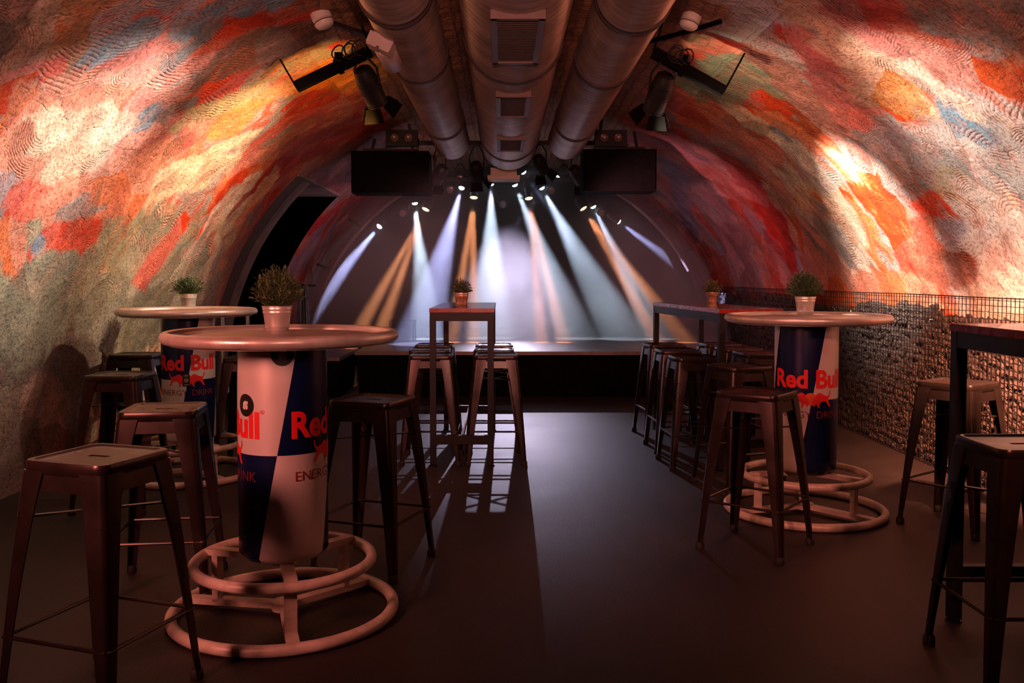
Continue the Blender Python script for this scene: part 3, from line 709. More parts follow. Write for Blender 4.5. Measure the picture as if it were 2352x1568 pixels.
def disc_poly(r, n=20): return [(r * math.cos(2 * PI * i / n), r * math.sin(2 * PI * i / n)) for i in range(n)], [tuple(range(n))]
BULL = [(-.006, .030), (-.012, .042), (-.022, .052), (-.030, .070), (-.042, .080), (-.056, .078), (-.070, .068), (-.086, .064), (-.098, .060), (-.104, .066), (-.110, .078), (-.107, .088),
        (-.113, .090), (-.117, .078), (-.112, .064), (-.104, .054), (-.102, .040), (-.106, .024), (-.116, .010), (-.114, .002), (-.104, .006), (-.094, .022), (-.082, .034), (-.066, .034), (-.050, .026),
        (-.044, .012), (-.050, .000), (-.040, .000), (-.034, .014), (-.026, .020), (-.022, .008), (-.014, .006), (-.012, .016), (-.008, .020)]

# ------------------------------------------------------------------ round tables on printed columns
def rim_circle(r, n=64): return [(r * math.cos(2 * PI * i / n), r * math.sin(2 * PI * i / n), 0) for i in range(n)]
def round_table(px, py, phi_deg, base_deg, label, stickers):
    p = atz(px, py, 1.079)
    t = thing('bar_table', (p.x, p.y, 0), label, 'bar table', 'round bar tables on printed drum columns')
    face = math.atan2(-p.x, p.y)
    b = MB(); b.lathe([(0, 1.052), (.41, 1.052), (.41, 1.072), (.34, 1.084), (.30, 1.087), (0, 1.087)], 72); b.build('tabletop', M['steel_top'], t, 30)
    b = MB(); b.tube([(x, y, 1.079) for x, y, z in rim_circle(.4215, 80)], .0225, 14, True); b.build('rim', M['steel_rim'], t, 60)
    # printed drum: two sectors of blue and silver per half turn, edges leaning like a slanted quarter
    r, z0, zm, z1 = .1685, .262, .647, 1.055
    phi0 = face + R(phi_deg)
    zs = [z0 - .022, z0] + list(np.linspace(z0, zm, 8)[1:]) + list(np.linspace(zm, z1, 9)[1:])
    b = MB(); n = 72
    vs = []
    for z in zs:
        sl = R(26.5) * (z - zm) / .41
        rr = r - .02 if z < z0 else r
        for j in range(n):
            a = phi0 + R(2.5) + sl + 2 * PI * j / n
            vs.append((rr * math.sin(a), -rr * math.cos(a), z))
    for i in range(len(zs) - 1):
        for j in range(n):
            q = (j // (n // 4)) % 2                       # 0: right of an edge
            upper = zs[i] >= zm - 1e-6
            blue = (q == 1) if upper else (q == 0)
            b.add([], [], 0)
            b.f.append((i * n + j, i * n + (j + 1) % n, (i + 1) * n + (j + 1) % n, (i + 1) * n + j)); b.mi.append(1 if blue else 0)
    b.v = [tuple(v) for v in vs]
    b.f.append(tuple(range(n))); b.mi.append(0)
    can = b.build('drum_column', [M['can_silver'], M['can_blue']], t, 50)
    can['label'] = 'printed drum column with slanted blue and silver quarters'
    for k in range(2):
        ph = phi0 + k * PI
        word, bulls, suns = MB(), MB(), MB()
        word.add(*wrap(*T_WORD, r + .0012, ph, .706))
        word.add(*wrap([(x + .220, y) for x, y in T_REG[0]], T_REG[1], r + .0012, ph, .80))
        for (tv, tf), off in zip(T_SUB, (-.094, .113)):
            sub = MB(); sub.add(*wrap([(x + off, y) for x, y in tv], tf, r + .0012, ph, .548)); sub.build('small_lettering', M['can_darkred'], can, 0)
        for s in (1, -1):
            pl = [(x * s, z) for x, z in BULL]
            bulls.add(*wrap(pl if s == 1 else pl[::-1], [tuple(range(len(pl)))], r + .0014, ph, .605))
        dv, df = disc_poly(.034, 24)
        suns.add(*wrap([(x, y + .045) for x, y in dv], df, r + .0010, ph, .605))
        word.build('wordmark', M['can_red'], can, 0)
        bulls.build('bull_emblem', M['can_red'], can, 0); suns.build('sun_emblem', M['can_sun'], can, 0)
    for (deg, z, kind) in stickers:
        a = face + R(deg); sb = MB()
        if kind == 'round':
            dv, df = disc_poly(.042, 24); sb.add(*wrap(dv, df, r + .0018, a, z))
            o = sb.build('sticker', M['sticker_black'], can, 0)
            w2 = MB()
            for (cx, cz, q) in ((0, .004, .013), (-.006, -.008, .009), (.007, -.007, .009), (.010, .010, .006)):
                dv, df = disc_poly(q, 9); w2.add(*wrap([(x * (1 + .2 * math.sin(5 * x / q)) + cx, y + cz) for x, y in dv], df, r + .0024, a, z))
            w2.build('sticker_figure', M['sticker_white'], o, 0)
        else:
            q = [(-.022, -.037), (.022, -.037), (.022, .037), (-.022, .037)]; sb.add(*wrap(q, [(0, 1, 2, 3)], r + .0018, a, z))
            o = sb.build('sticker', M['sticker_black'], can, 0)
            w2 = MB()
            for rad in (.013, .006):
                k = 20
                ring = [(rad * math.cos(2 * PI * i / k), rad * math.sin(2 * PI * i / k)) for i in range(k)] + [((rad - .002) * math.cos(2 * PI * i / k), (rad - .002) * math.sin(2 * PI * i / k)) for i in range(k)]
                w2.add(*wrap(ring, [(i, (i + 1) % k, (i + 1) % k + k, i + k) for i in range(k)], r + .0024, a, z))
            for zz in (-.030, .027):
                for i in range(4): w2.add(*wrap([(-.013 + i * .007, zz), (-.009 + i * .007, zz), (-.009 + i * .007, zz + .005), (-.013 + i * .007, zz + .005)], [(0, 1, 2, 3)], r + .0024, a, z))
            w2.build('sticker_print', M['sticker_white'], o, 0)
    # foot: two tube rings tied by flat bars
    b = MB(); b.tube([(x, y, .212) for x, y, z in rim_circle(.335, 72)], .0205, 12, True); b.build('foot_ring', M['frame_paint'], t, 60)
    b = MB(); b.tube([(x, y, .023) for x, y, z in rim_circle(.417, 80)], .0225, 12, True); b.build('base_ring', M['frame_paint'], t, 60)
    for k in range(3):
        a = face + R(base_deg) + k * 2 * PI / 3; dx, dy = math.sin(a), -math.cos(a)
        b = MB(); b.bar((dx * .02, dy * .02, .225), (dx * .325, dy * .325, .225), .045, .024); b.build('upper_spoke', M['frame_paint'], t, 0)
        b = MB(); b.bar((0, 0, .035), (dx * .408, dy * .408, .026), .045, .024); b.build('lower_spoke', M['frame_paint'], t, 0)
        b = MB(); b.bar((dx * .285, dy * .285, .03), (dx * .285, dy * .285, .218), .045, .024, up=(dx, dy, 0)); b.build('upright', M['frame_paint'], t, 0)
    b = MB(); b.lathe([(0, .20), (.05, .20), (.05, .24), (0, .24)], 20); b.build('upper_hub', M['frame_paint'], t, 40)
    b = MB(); b.lathe([(0, .018), (.05, .018), (.05, .05), (0, .05)], 20); b.build('lower_hub', M['frame_paint'], t, 40)
    return t
round_table(648, 770.5, 80, 4, 'round steel bar table nearest the viewer on the left with a printed drum column', [(0, 1.02, 'round'), (-52, .83, 'round')])
round_table(431, 715.5, -4, 30, 'round steel bar table farther back on the left by the wall', [(-5, .645, 'card')])
round_table(1853, 730, 8.5, 62, 'round steel bar table on the right with a printed drum column', [])

# ------------------------------------------------------------------ square tables
def square_table(corner, rz, wd, ln, top, label, feet=True):
    """corner = near left top corner; the long side runs away from it."""
    u = Vector((math.cos(R(rz)), math.sin(R(rz)), 0)); v = Vector((-u.y, u.x, 0))
    c = Vector((corner.x, corner.y, 0)) + u * wd / 2 + v * ln / 2
    t = thing('high_table', c, label, 'bar table', 'narrow high tables with red edged tops', R(rz))
    b = MB(); b.box((0, 0, top - .013), (wd, ln, .026)); edge = b.build('tabletop', M['red_top'], t, 0)
    b = MB(); b.box((0, 0, top + .0006), (wd - .004, ln - .004, .0022)); b.build('laminate', M['table_laminate'], edge, 0)
    h, k, g = wd / 2 - .024, ln / 2 - .024, top - .026
    b = MB()
    for s in (-1, 1):
        b.box((s * h, 0, g - .03), (.038, 2 * k - .04, .06)); b.box((0, s * k, g - .03), (2 * h - .04, .038, .06))
    b.build('apron', M['black_metal'], t, 0)
    for sx in (-1, 1):
        for sy in (-1, 1):
            b = MB(); b.box((sx * h, sy * k, g / 2 + .006), (.042, .042, g - .012)); l = b.build('leg', M['black_metal'], t, 0)
            b = MB(); b.lathe([(0, 0), (.03, 0), (.03, .006), (.012, .012), (0, .012)], 14, Matrix.Translation((sx * h, sy * k, 0))); b.build('foot_plate', M['black_metal'], l, 30)
    for s in (-1, 1):
        b = MB(); b.box((0, s * k, .185), (2 * h - .04, .038, .06)); b.build('cross_rail', M['black_metal'], t, 0)
    b = MB(); b.box((0, 0, .195), (.018, 2 * k - .04, .03)); b.build('footrest_rail', M['chrome'], t, 0)
    return t
square_table(atz(985.5, 708.5, 1.09), 0, .445, 1.5, 1.09, 'narrow red edged high table in the middle in front of the stage')
square_table(atz(1652, 710.5, 1.09), 5.0, .44, 1.75, 1.09, 'red edged high table behind the right round table, before the gabion')
tl = atz(2197, 745, 1.127)
square_table(Vector((tl.x + .0, tl.y - 1.45, 0)), 0, .60, 1.5, 1.127, 'red edged high table cut by the right edge of the picture')

# ------------------------------------------------------------------ potted plants
def leaf(b, base, d, ln, wd, curl, mi=0):
    d = Vector(d).normalized(); sd = d.cross(Vector((0, 0, 1)))
    if sd.length < .05: sd = Vector((1, 0, 0))
    sd.normalize(); nn = sd.cross(d)
    sd = (sd * math.cos(curl) + nn * math.sin(curl))
    m = Vector(base) + d * ln * .5 + Vector((0, 0, -.06 * ln)); e = Vector(base) + d * ln + Vector((0, 0, -.2 * ln))
    b.add([base, m - sd * wd / 2, m + sd * wd / 2, e], [(0, 1, 2), (1, 3, 2)], mi)
def plant(px, py, z, pot_d, pot_h, spread, height, style, potmat, leafmat, label, seed):
    rnd = random.Random(seed); p = atz(px, py, z)
    t = thing('potted_plant', (p.x, p.y, z), label, 'potted plant', 'small potted plants on the tables', rnd.uniform(0, 6))
    r1, r0 = pot_d / 2, pot_d / 2 * .76
    b = MB(); k = pot_h
    rib = lambda q, e=0: (r0 + (r1 - r0) * q + e, k * q)
    pr = [(0, 0), (r0 * .96, 0), (r0, .003)]
    for q in (.12, .14, .16, .18): pr.append(rib(q, .0018 if q in (.14, .16) else 0))
    for q in (.70, .73, .75, .78, .84, .87, .89, .92): pr.append(rib(q, .0018 if q in (.73, .75, .87, .89) else 0))
    pr += [rib(.97), (r1 + .003, k * .985), (r1 + .003, k), (r1 - .001, k), (r1 - .004, k * .9), (r1 * .9, k * .86)]
    b.lathe(pr, 36); b.build('pot', potmat, t, 35)
    b = MB(); b.lathe([(0, k * .86), (r1 * .93, k * .86)], 24); b.lathe([(0, k * .80), (r1 * .9, k * .80)], 24); b.build('soil', M['soil'], t, 0)
    f, st = MB(), MB()
    ns = 190 if style == 'spiky' else 120
    for i in range(ns):
        a = rnd.uniform(0, 2 * PI); e = rnd.random() ** .6
        tip = Vector((math.cos(a) * spread * e, math.sin(a) * spread * e, height * (1 - .55 * e ** 2.2) * rnd.uniform(.72, 1.0)))
        if e > .75 and rnd.random() < .5: tip.z *= .55
        root = Vector((math.cos(a) * r1 * .5 * e, math.sin(a) * r1 * .5 * e, 0))
        mid = root.lerp(tip, .55) + Vector((0, 0, .12 * height))
        base = Vector((0, 0, k * .84))
        pts = [root.lerp(mid, q).lerp(mid.lerp(tip, q), q) + base for q in (0, .25, .5, .75, 1)]
        st.tube(pts, [.0015, .0013, .0012, .001, .0006], 4, caps=False)
        nl = 11 if style == 'spiky' else 10
        for j in range(nl):
            q = .22 + .78 * j / (nl - 1)
            c = (root.lerp(mid, q).lerp(mid.lerp(tip, q), q)) + base
            dr = (tip - root).normalized() * (.9 if style == 'spiky' else .35) + Vector((rnd.uniform(-1, 1), rnd.uniform(-1, 1), rnd.uniform(-.4, .8))) * .8
            ln = height * (.155 if style == 'spiky' else .11) * rnd.uniform(.7, 1.2)
            leaf(f, c, dr, ln, ln * (.24 if style == 'spiky' else .55), rnd.uniform(-1, 1), 1 if rnd.random() < (.12 if style == 'spiky' else .3) else 0)
    fo = f.build('foliage', [M[leafmat], M['leaf_olive' if leafmat != 'leaf_olive' else 'leaf_pale']], t, 0)
    st.build('stems', M['leaf_olive'], t, 0)
    return t
ZT = 1.087
plant(637, 759, ZT, .118, .100, .100, .175, 'spiky', M['zinc'], 'leaf_olive', 'bushy olive green plant in a tin pot on the front left round table', 1)
plant(433, 706.5, ZT, .118, .100, .125, .145, 'spiky', M['zinc'], 'leaf_dark', 'spiky green plant in a tin pot on the back left round table', 2)
plant(1849, 720.5, ZT, .120, .103, .118, .165, 'spiky', M['zinc'], 'leaf_dark', 'spiky dark green plant in a tin pot on the right round table', 3)
plant(1060, 702, 1.092, .105, .098, .082, .125, 'bushy', M['copper'], 'leaf_olive', 'round leafed bush in a copper toned pot on the narrow centre table', 4)
plant(1636, 696, 1.092, .098, .090, .088, .125, 'bushy', M['copper'], 'leaf_pale', 'pale leafed plant in a copper toned pot on the right square table', 5)

# ------------------------------------------------------------------ gabion wall
GX, GT = 2.955, 1.185
def gabion():
    y0, y1 = 3.4, 13.9
    rnd = random.Random(11)
    t = thing('wire_mesh', (GX, y0, 0), 'rusty wire mesh screen holding broken stones along the right wall', 'mesh fence')
    b = MB(); n = int((y1 - y0) / .046)
    for i in range(n + 1):
        y = (y1 - y0) * i / n
        b.box((-.002, y + rnd.uniform(-.003, .003), GT / 2), (.0038, .0038, GT))
    hz = [GT - .004, GT - .020] + [GT - .055 - .041 * i for i in range(28)]
    for z in hz:
        if z < .01: continue
        ph = rnd.uniform(0, 6); am = rnd.uniform(.001, .006)
        pts = [(.002, (y1 - y0) * i / 40, z + am * math.sin(i * .7 + ph)) for i in range(41)]
        b.tube(pts, 0.0028 if z < GT - .01 else .005, 4)
    b.build('wire_grid', M['wire'], t, 0)
    def rock(b, c, s):
        bm = bmesh.new(); bmesh.ops.create_icosphere(bm, subdivisions=1, radius=1)
        q = Euler((rnd.uniform(0, 6), rnd.uniform(0, 6), rnd.uniform(0, 6))).to_matrix()
        sc = Vector((rnd.uniform(.7, 1), rnd.uniform(.55, .95), rnd.uniform(.8, 1.25))) * s
        ax = [Vector((rnd.uniform(-1, 1), rnd.uniform(-1, 1), rnd.uniform(-1, 1))).normalized() for _ in range(6)]
        vs = []
        for v in bm.verts:
            p = v.co.copy()
            for a in ax:
                d = p.dot(a) - .62
                if d > 0: p -= a * d
            p = q @ Vector((p.x * sc.x, p.y * sc.y, p.z * sc.z)); p.x *= .62
            vs.append(p + Vector(c))
        b.add(vs, [tuple(w_.index for w_ in f.verts) for f in bm.faces]); bm.free()
    spots = []
    zrow = 0
    z = .035
    while z < 1.10:
        y = y0 + rnd.uniform(0, .06)
        while y < y1:
            lim = 1.075 + .035 * math.sin(y * 2.1) + .02 * math.sin(y * 7)
            zz = z + rnd.uniform(-.018, .018)
            if zz < lim and not (9.75 < y and zz < .52 and False): spots.append((y, zz))
            y += rnd.uniform(.055, .085)
        z += .058
    near = sorted((s for s in spots if s[0] > 5.25), key=lambda s: s[0])[:300]
    ns = set(near)
    for (y, z) in near:
        b = MB(); rock(b, (0, 0, 0), .050)
        o = b.build('stone', M['stone'], None, 0, (GX + .052, y, z))
        tag(o, 'angular broken stone behind the wire mesh at the right edge of the picture', 'stone', 'broken stones in the gabion')
    b = MB()
    for s in spots:
        if s not in ns: rock(b, (GX + .052, s[0], s[1]), .050)
    for y in np.arange(y0, y1, .09):
        for z in np.arange(.05, 1.0, .10): rock(b, (GX + .095, y + rnd.uniform(-.02, .02), z), .075)
    o = b.build('gabion_stones', M['stone'], None, 0)
    tag(o, 'mass of broken stones packed behind the wire mesh farther along the right wall', 'stones', 'broken stones in the gabion', 'stuff')
    b = MB(); b.box((0, 0, 0), (.012, 4.6, .012)); o = b.build('light_strip', M['led_strip'], None, 0, (GX + .10, 6.1, 1.01))
    tag(o, 'warm light strip hidden behind the top of the stones on the right', 'light strip')
gabion()

# ------------------------------------------------------------------ ceiling ducts
def duct(name, x, z, r, y0, y1, label, pitch, joints, vents=()):
    t = thing(name, (x, y0, z), label, 'duct', 'round metal ventilation ducts')
    F = Matrix(((1, 0, 0, 0), (0, 0, 1, 0), (0, -1, 0, 0), (0, 0, 0, 1)))
    pr = []; y = 0; L_ = y1 - y0
    while y < L_:
        pr += [(r, y), (r, y + pitch * .78), (r + .0022, y + pitch * .84), (r + .0022, y + pitch * .90), (r - .003, y + pitch * .95)]; y += pitch
    nf = len(pr) - 1
    b = MB(); b.lathe(pr, 56, F); b.mi = [1 if (q // 56) % 5 in (3, 4) else 0 for q in range(nf * 56)]; b.lathe([(0, pr[-1][1] - .02), (r - .002, pr[-1][1] - .02)], 56, F); b.build('duct_pipe', [M['duct'], M['duct_seam']], t, 40)
    for jy in joints:
        b = MB(); q = jy - y0
        b.lathe([(r - .001, q - .05), (r + .010, q - .045), (r + .010, q - .018), (r + .004, q - .012), (r + .004, q + .012), (r + .010, q + .018), (r + .010, q + .045), (r - .001, q + .05)], 56, F)
        b.build('joint_band', M['duct_band'], t, 40)
        b = MB(); b.tube([(r * 1.02 * math.cos(PI * .2), q, r * 1.02 * math.sin(PI * .2)), (r * .6, q, r + .05)], .006, 6); b.tube([(-r * 1.02 * math.cos(PI * .2), q, r * 1.02 * math.sin(PI * .2)), (-r * .6, q, r + .05)], .006, 6)
        b.build('hanger', M['matt_black'], t, 30)
    for (ya, yb, wd) in vents:
        zl = -math.sqrt(r * r - (wd / 2) ** 2)
        b = MB(); zc = -r - .014
        for s in (-1, 1):
            b.box((s * (wd / 2 + .012), (ya + yb) / 2 - y0, (zl + zc) / 2 + .0), (.03, yb - ya + .05, abs(zl - zc) + .012))
        for yy in (ya - .012, yb + .012): b.box((0, yy - y0, (zc + zl) / 2), (wd + .05, .03, abs(zl - zc) + .012))
        fr = b.build('vent', M['duct_frame'], t, 0)
        b = MB(); b.box((0, (ya + yb) / 2 - y0, zc + .012), (wd, yb - ya, .006)); 
        k = int((yb - ya) / .03)
        for i in range(k): b.box((0, ya - y0 + (i + .5) * (yb - ya) / k, zc + .007), (wd, .006, .008))
        b.build('grille', M['vent_dark'], fr, 0)
    return t
duct('ventilation_duct', .067, 2.755, .295, 1.2, 9.72, 'large central ventilation duct with square grilles under the vault crown', .092, (3.3, 5.41, 9.0), ((4.05, 4.85, .19), (5.77, 6.47, .17), (7.54, 8.2, .18)))
duct('ventilation_duct', -.525, 2.70, .178, 1.2, 9.35, 'left slimmer ventilation duct with a grey junction box', .085, (3.2, 4.42, 5.69, 8.0))
duct('ventilation_duct', .655, 2.71, .188, 1.2, 9.35, 'right slimmer ventilation duct beside the central one', .085, (3.2, 4.55, 5.85, 8.1))
def junction_box():
    p = Vector((-.64, 4.95, 2.535))
    t = thing('junction_box', p, 'pale grey plastic junction box under the left duct', 'junction box')
    t.rotation_euler = (0, R(24), 0)
    b = MB(); b.box((0, -.13, 0), (.135, .14, .06)); b.box((-.0355, -.13, -.034), (.055, .13, .012)); b.box((.0355, -.13, -.034), (.055, .13, .012)); b.build('housing', M['grey_plastic'], t, 0)
    b = MB(); b.lathe([(0, -.2), (.055, -.2), (.062, -.19), (.062, .2), (.055, .21), (0, .21)], 20, Matrix.Translation((0, .14, .012)) @ Matrix.Rotation(PI / 2, 4, 'X')); b.build('cover', M['grey_plastic'], t, 40)
junction_box()
def detector(px, py, side):
    a, y = on_vault(px, py); tt = a / 3.12
    x, z = [float(q) for q in prof(np.array(tt))]
    n = Vector((-(x - XC), 0, -z)).normalized()
    t = thing('smoke_detector', Vector((x, y, z)) + n * .0, 'white round smoke detector on the vault %s' % side, 'smoke detector', 'smoke detectors under the vault')
    F = frame_to(n)
    b = MB(); b.lathe([(0, -.05), (.062, -.05), (.062, .035), (.056, .042), (.05, .042)], 28, F); b.build('base', M['white_plastic'], t, 40)
    b = MB(); b.lathe([(.05, .042), (.060, .048), (.060, .07), (.048, .088), (.03, .094), (0, .094)], 28, F); h = b.build('head', M['white_plastic'], t, 40)
    b = MB(); b.lathe([(.0605, .053), (.0605, .059)], 28, F); b.build('slot', M['vent_dark'], h, 0)
detector(735, 30, 'left of the ducts'); detector(1590, 34, 'right of the ducts')
for sgn, lab in ((-1, 'thin conduit pipe along the vault by the left detector'), (1, 'thin conduit pipe along the vault by the right detector')):
    pts = []
    for i in range(9):
        z = 2.93 - .0 * i; tt = t_of_z(2.90 - .012 * (8 - i) * 0 + .018 * i, sgn < 0)
        x, zz = [float(q) for q in prof(np.array(tt))]
        pts.append((XC + (x - XC) * .985, 5.55 + .16 * i, zz * .985))
    b = MB(); b.tube(pts, .016, 8); tag(b.build('conduit', M['matt_black'] if sgn > 0 else M['duct_band'], None, 40), lab, 'pipe', 'conduits on the vault')

# ------------------------------------------------------------------ lighting bars with spotlights
def light_bar(a_px, b_px, y, side):
    a, c = aty(*a_px, y), aty(*b_px, y)                      # lower outer end, upper inner end
    t = thing('lighting_bar', a, 'square black lighting bar slung under the vault on the %s' % side, 'lighting bar', 'lighting bars under the vault')
    d = c - a
    b = MB(); b.bar((0, 0, 0), d, .065, .065); b.build('bar', M['matt_black'], t, 0)
    for q, tz in ((0.0, None), (1.0, None)):
        p = d * q; wpt = a + p
        k = (abs((wpt.x - XC) / AL) ** NP + abs(wpt.z / BZ) ** NP) ** (-1 / NP); x, z = XC + (wpt.x - XC) * k, wpt.z * k
        b = MB(); b.tube([p, Vector((x, y, z)) - a], .006, 6); b.build('hanger_rod', M['matt_black'], t, 30)
    b = MB(); b.bar(d * .54, d * .60, .085, .085); b.bar(d * .57 + Vector((0, 0, .02)), d * .57 + Vector((0, 0, .09)), .05, .03); b.build('clamp', M['matt_black'], t, 0)
    rnd = random.Random(3 if side == 'left' else 4)
    for k in range(4):
        s0 = d * rnd.uniform(.55, .95) + Vector((0, -.04, .03)); pts = []
        for i in range(11):
            q = i / 10 * 2 * PI
            pts.append(s0 + Vector((math.sin(q) * .045 + .02 * k - .03, -.02 * math.sin(q * 2), .03 + .05 * math.cos(q))))
        b = MB(); b.tube(pts, .005, 6); b.build('cable', M['rubber'], t, 40)
    return a, d, t
def par_can(loc, direction, rad, ln, label, group, parent_pt=None, lens='lens_pink_sheen', barn=True, name='spotlight'):
    """A can lamp: housing, lens, yoke, barn doors. loc = middle of the can; the lens looks along direction."""
    t = thing(name, loc, label, 'spotlight', group)
    F = frame_to(direction)
    b = MB(); b.lathe([(0, -ln / 2), (rad * .55, -ln / 2), (rad * .8, -ln * .45), (rad * .92, -ln * .32), (rad, -ln * .2), (rad, ln / 2), (rad * 1.06, ln / 2), (rad * 1.06, ln / 2 + .012), (rad * .9, ln / 2 + .012), (rad * .9, ln * .42)], 26, F)
    for q in range(6):
        b.lathe([(rad * 1.0, -ln * .15 + q * ln * .06), (rad * 1.05, -ln * .14 + q * ln * .06), (rad * 1.0, -ln * .13 + q * ln * .06)], 26, F)
    b.build('housing', M['black_metal'], t, 35)
    dome = rad * .8 if lens == 'lens_white' else rad * .12  # lit white lenses bulge to shape their glare as seen from the side
    b = MB(); b.lathe([(0, ln * .5 + dome), (rad * .5, ln * .5 + dome * .86), (rad * .8, ln * .5 + dome * .5), (rad * .93, ln * .46)], 26, F); b.build('lens', M[lens], t, 40)
    b = MB(); xax = (F.to_3x3() @ Vector((1, 0, 0)))
    side = Vector(direction).cross(Vector((0, 0, 1))); side = side.normalized() if side.length > .1 else Vector((1, 0, 0))
    top = Vector((0, 0, 1)) * (rad + .10) if parent_pt is None else Vector(parent_pt) - Vector(loc)
    pts = [side * (rad + .012), side * (rad + .016) + top * .55, side * rad * .5 + top * .9, top, -side * rad * .5 + top * .9, -side * (rad + .016) + top * .55, -side * (rad + .012)]
    b.tube(pts, .008, 6); b.build('yoke', M['black_metal'], t, 40)
    if barn:
        for q in range(4):
            G = F @ Matrix.Rotation(q * PI / 2, 4, 'Z'); b = MB()
            z0 = ln / 2 + .012
            vs = [G @ Vector(p) for p in ((rad, -rad * .8, z0), (rad, rad * .8, z0), (rad * 1.75, rad * 1.1, z0 + rad * 1.1), (rad * 1.75, -rad * 1.1, z0 + rad * 1.1))]
            nn = (G.to_3x3() @ Vector((1, 0, -.6))).normalized() * .003
            b.add(vs + [v + nn for v in vs], [(0, 1, 2, 3), (7, 6, 5, 4), (0, 4, 5, 1), (1, 5, 6, 2), (2, 6, 7, 3), (3, 7, 4, 0)])
            b.build('barn_door', M['matt_black'], t, 0)
    return t
BARY = 5.95
a, d, _ = light_bar((680, 200), (852, 117), BARY, 'left')
par_can(aty(848, 195, BARY + .05), Vector((.30, .62, -.72)), .072, .26, 'black can spotlight hanging from the left lighting bar', 'can spotlights on the lighting bars', a + d * .88)
a, d, _ = light_bar((1663, 210), (1500, 120), BARY, 'right')
par_can(aty(1516, 210, BARY + .05), Vector((-.22, .62, -.75)), .072, .26, 'black can spotlight hanging from the right lighting bar', 'can spotlights on the lighting bars', a + d * .82)

# ------------------------------------------------------------------ loudspeakers and twin lamps before the stage
def speaker(px0, py0, px1, py1, y, side):
    p0, p1 = aty(px0, py0, y), aty(px1, py1, y)
    c = (p0 + p1) / 2; wd, ht = abs(p1.x - p0.x), abs(p0.z - p1.z)
    t = thing('loudspeaker', (c.x, y, c.z), 'flat black loudspeaker box hung at the %s of the stage front' % side, 'loudspeaker', 'hanging loudspeakers')
    b = MB(); b.box((0, .2, 0), (wd, .38, ht)); b.build('cabinet', M['matt_black'], t, 0)
    b = MB(); b.box((0, .004, 0), (wd - .03, .02, ht - .03)); b.build('grille', M['matt_black'], t, 0)
    b = MB()
    for s in (-1, 1): b.bar((s * wd * .28, .2, ht / 2 - .01), (s * wd * .28 * .8, .2, min(BZ * (1 - abs((c.x + s * wd * .23 - XC) / AL) ** NP) ** (1 / NP), 3.05) - c.z + .0), .03)
    b.bar((-wd * .36, .1, ht / 2 + .02), (wd * .36, .1, ht / 2 + .02), .03)
    b.build('bracket', M['black_metal'], t, 0)
    return c, ht
c, ht = speaker(806, 346, 985, 442, 9.45, 'left'); cl = c
c, ht = speaker(1340, 342, 1508, 438, 9.45, 'right'); cr = c
def twin_lamp(px, py, y, side, c):
    p = aty(px, py, y)
    t = thing('twin_lamp', p, 'black twin blinder lamp above the %s loudspeaker' % side, 'stage lamp', 'twin lamps above the loudspeakers')
    b = MB(); b.box((0, .07, 0), (.33, .10, .17)); b.build('housing', M['black_metal'], t, 0)
    for s in (-1, 1):
        F = Matrix.Translation((s * .073, .018, 0)) @ Matrix.Rotation(PI / 2, 4, 'X')
        b = MB(); b.lathe([(.052, 0), (.052, .02), (.046, .02), (.040, .0)], 22, F); rg = b.build('reflector_ring', M['black_metal'], t, 40)
        b = MB(); b.lathe([(.044, .012), (.03, .004), (0, .0)], 22, F); b.build('reflector', M['lens_pink_sheen'], t, 40)
    b = MB(); b.tube([(-.17, .08, 0), (-.17, .08, -.11), (.17, .08, -.11), (.17, .08, 0)], .01, 6); b.build('yoke', M['black_metal'], t, 30)
twin_lamp(922, 316, 9.5, 'left', cl); twin_lamp(1404, 316, 9.5, 'right', cr)

# ------------------------------------------------------------------ stage rig
RIG_Y = 12.0
def rig_pipe(a0, a1, label, y=12.15, r=2.72):
    b = MB(); b.tube(arc(XC, .12, r, a0, a1, 26, 0), .025, 8)
    t = thing('rig_pipe', (0, y, 0), label, 'pipe', 'curved rig pipes over the stage')
    b.build('pipe', M['duct_frame'], t, 40)
    for q in (.15, .5, .85):
        a = a0 + (a1 - a0) * q; b = MB()
        b.bar((XC + r * math.cos(a), 0, .12 + r * math.sin(a)), (XC + (r + .24) * math.cos(a), 0, .12 + (r + .16) * math.sin(a)), .03); b.build('bracket', M['black_metal'], t, 0)
rig_pipe(R(28), R(64), 'curved dark rig pipe along the right of the stage arch')
rig_pipe(R(116), R(158), 'curved dark rig pipe along the left of the stage arch')
b = MB(); b.bar((-1.2, 0, 0), (1.45, 0, 0), .05); b.bar((-1.2, .25, .12), (1.45, .25, .12), .05)
for i in range(9): b.bar((-1.2 + i * .33, 0, 0), (-1.05 + i * .33, .25, .12), .02)
for x in (-.9, 1.1): b.bar((x, .12, .05), (x, .12, .32), .03)
t = thing('lighting_truss', (0, RIG_Y, 2.60), 'dark lighting truss across the stage behind the duct ends', 'truss'); b.build('truss', M['black_metal'], t, 0)
def beam(px, py, tx, ty, ty_depth, watts, color, ang, lens, label, kind, y=RIG_Y, twin=0.0, rad=.045):
    p = aty(px, py, y); q = aty(tx, ty, ty_depth)
    d = (q - p).normalized()
    loc = p - d * .10
    rd = Vector((p.x - XC, 0, p.z - .12)); hang = p + rd.normalized() * max(.12, min(.36, 2.70 - rd.length)) + Vector((0, .12, 0))
    par_can(loc, d, rad, .17, label, 'lit stage spotlights' if kind else 'unlit stage spotlights', hang, lens, barn=False, name='stage_spotlight')
    if watts:
        sd = d.cross(Vector((0, 1, 0))).normalized()
        for s in ((-1, 1) if twin else (0,)):
            spot('stage_beam', p + d * (.04 + rad), p + d * 3 + sd * s * 3 * math.tan(R(twin)), watts, color, ang, .5, rad * .6)
ICE, LAV, OR = (.64, .79, 1.0), (.52, .54, 1.0), (1.0, .36, .15)
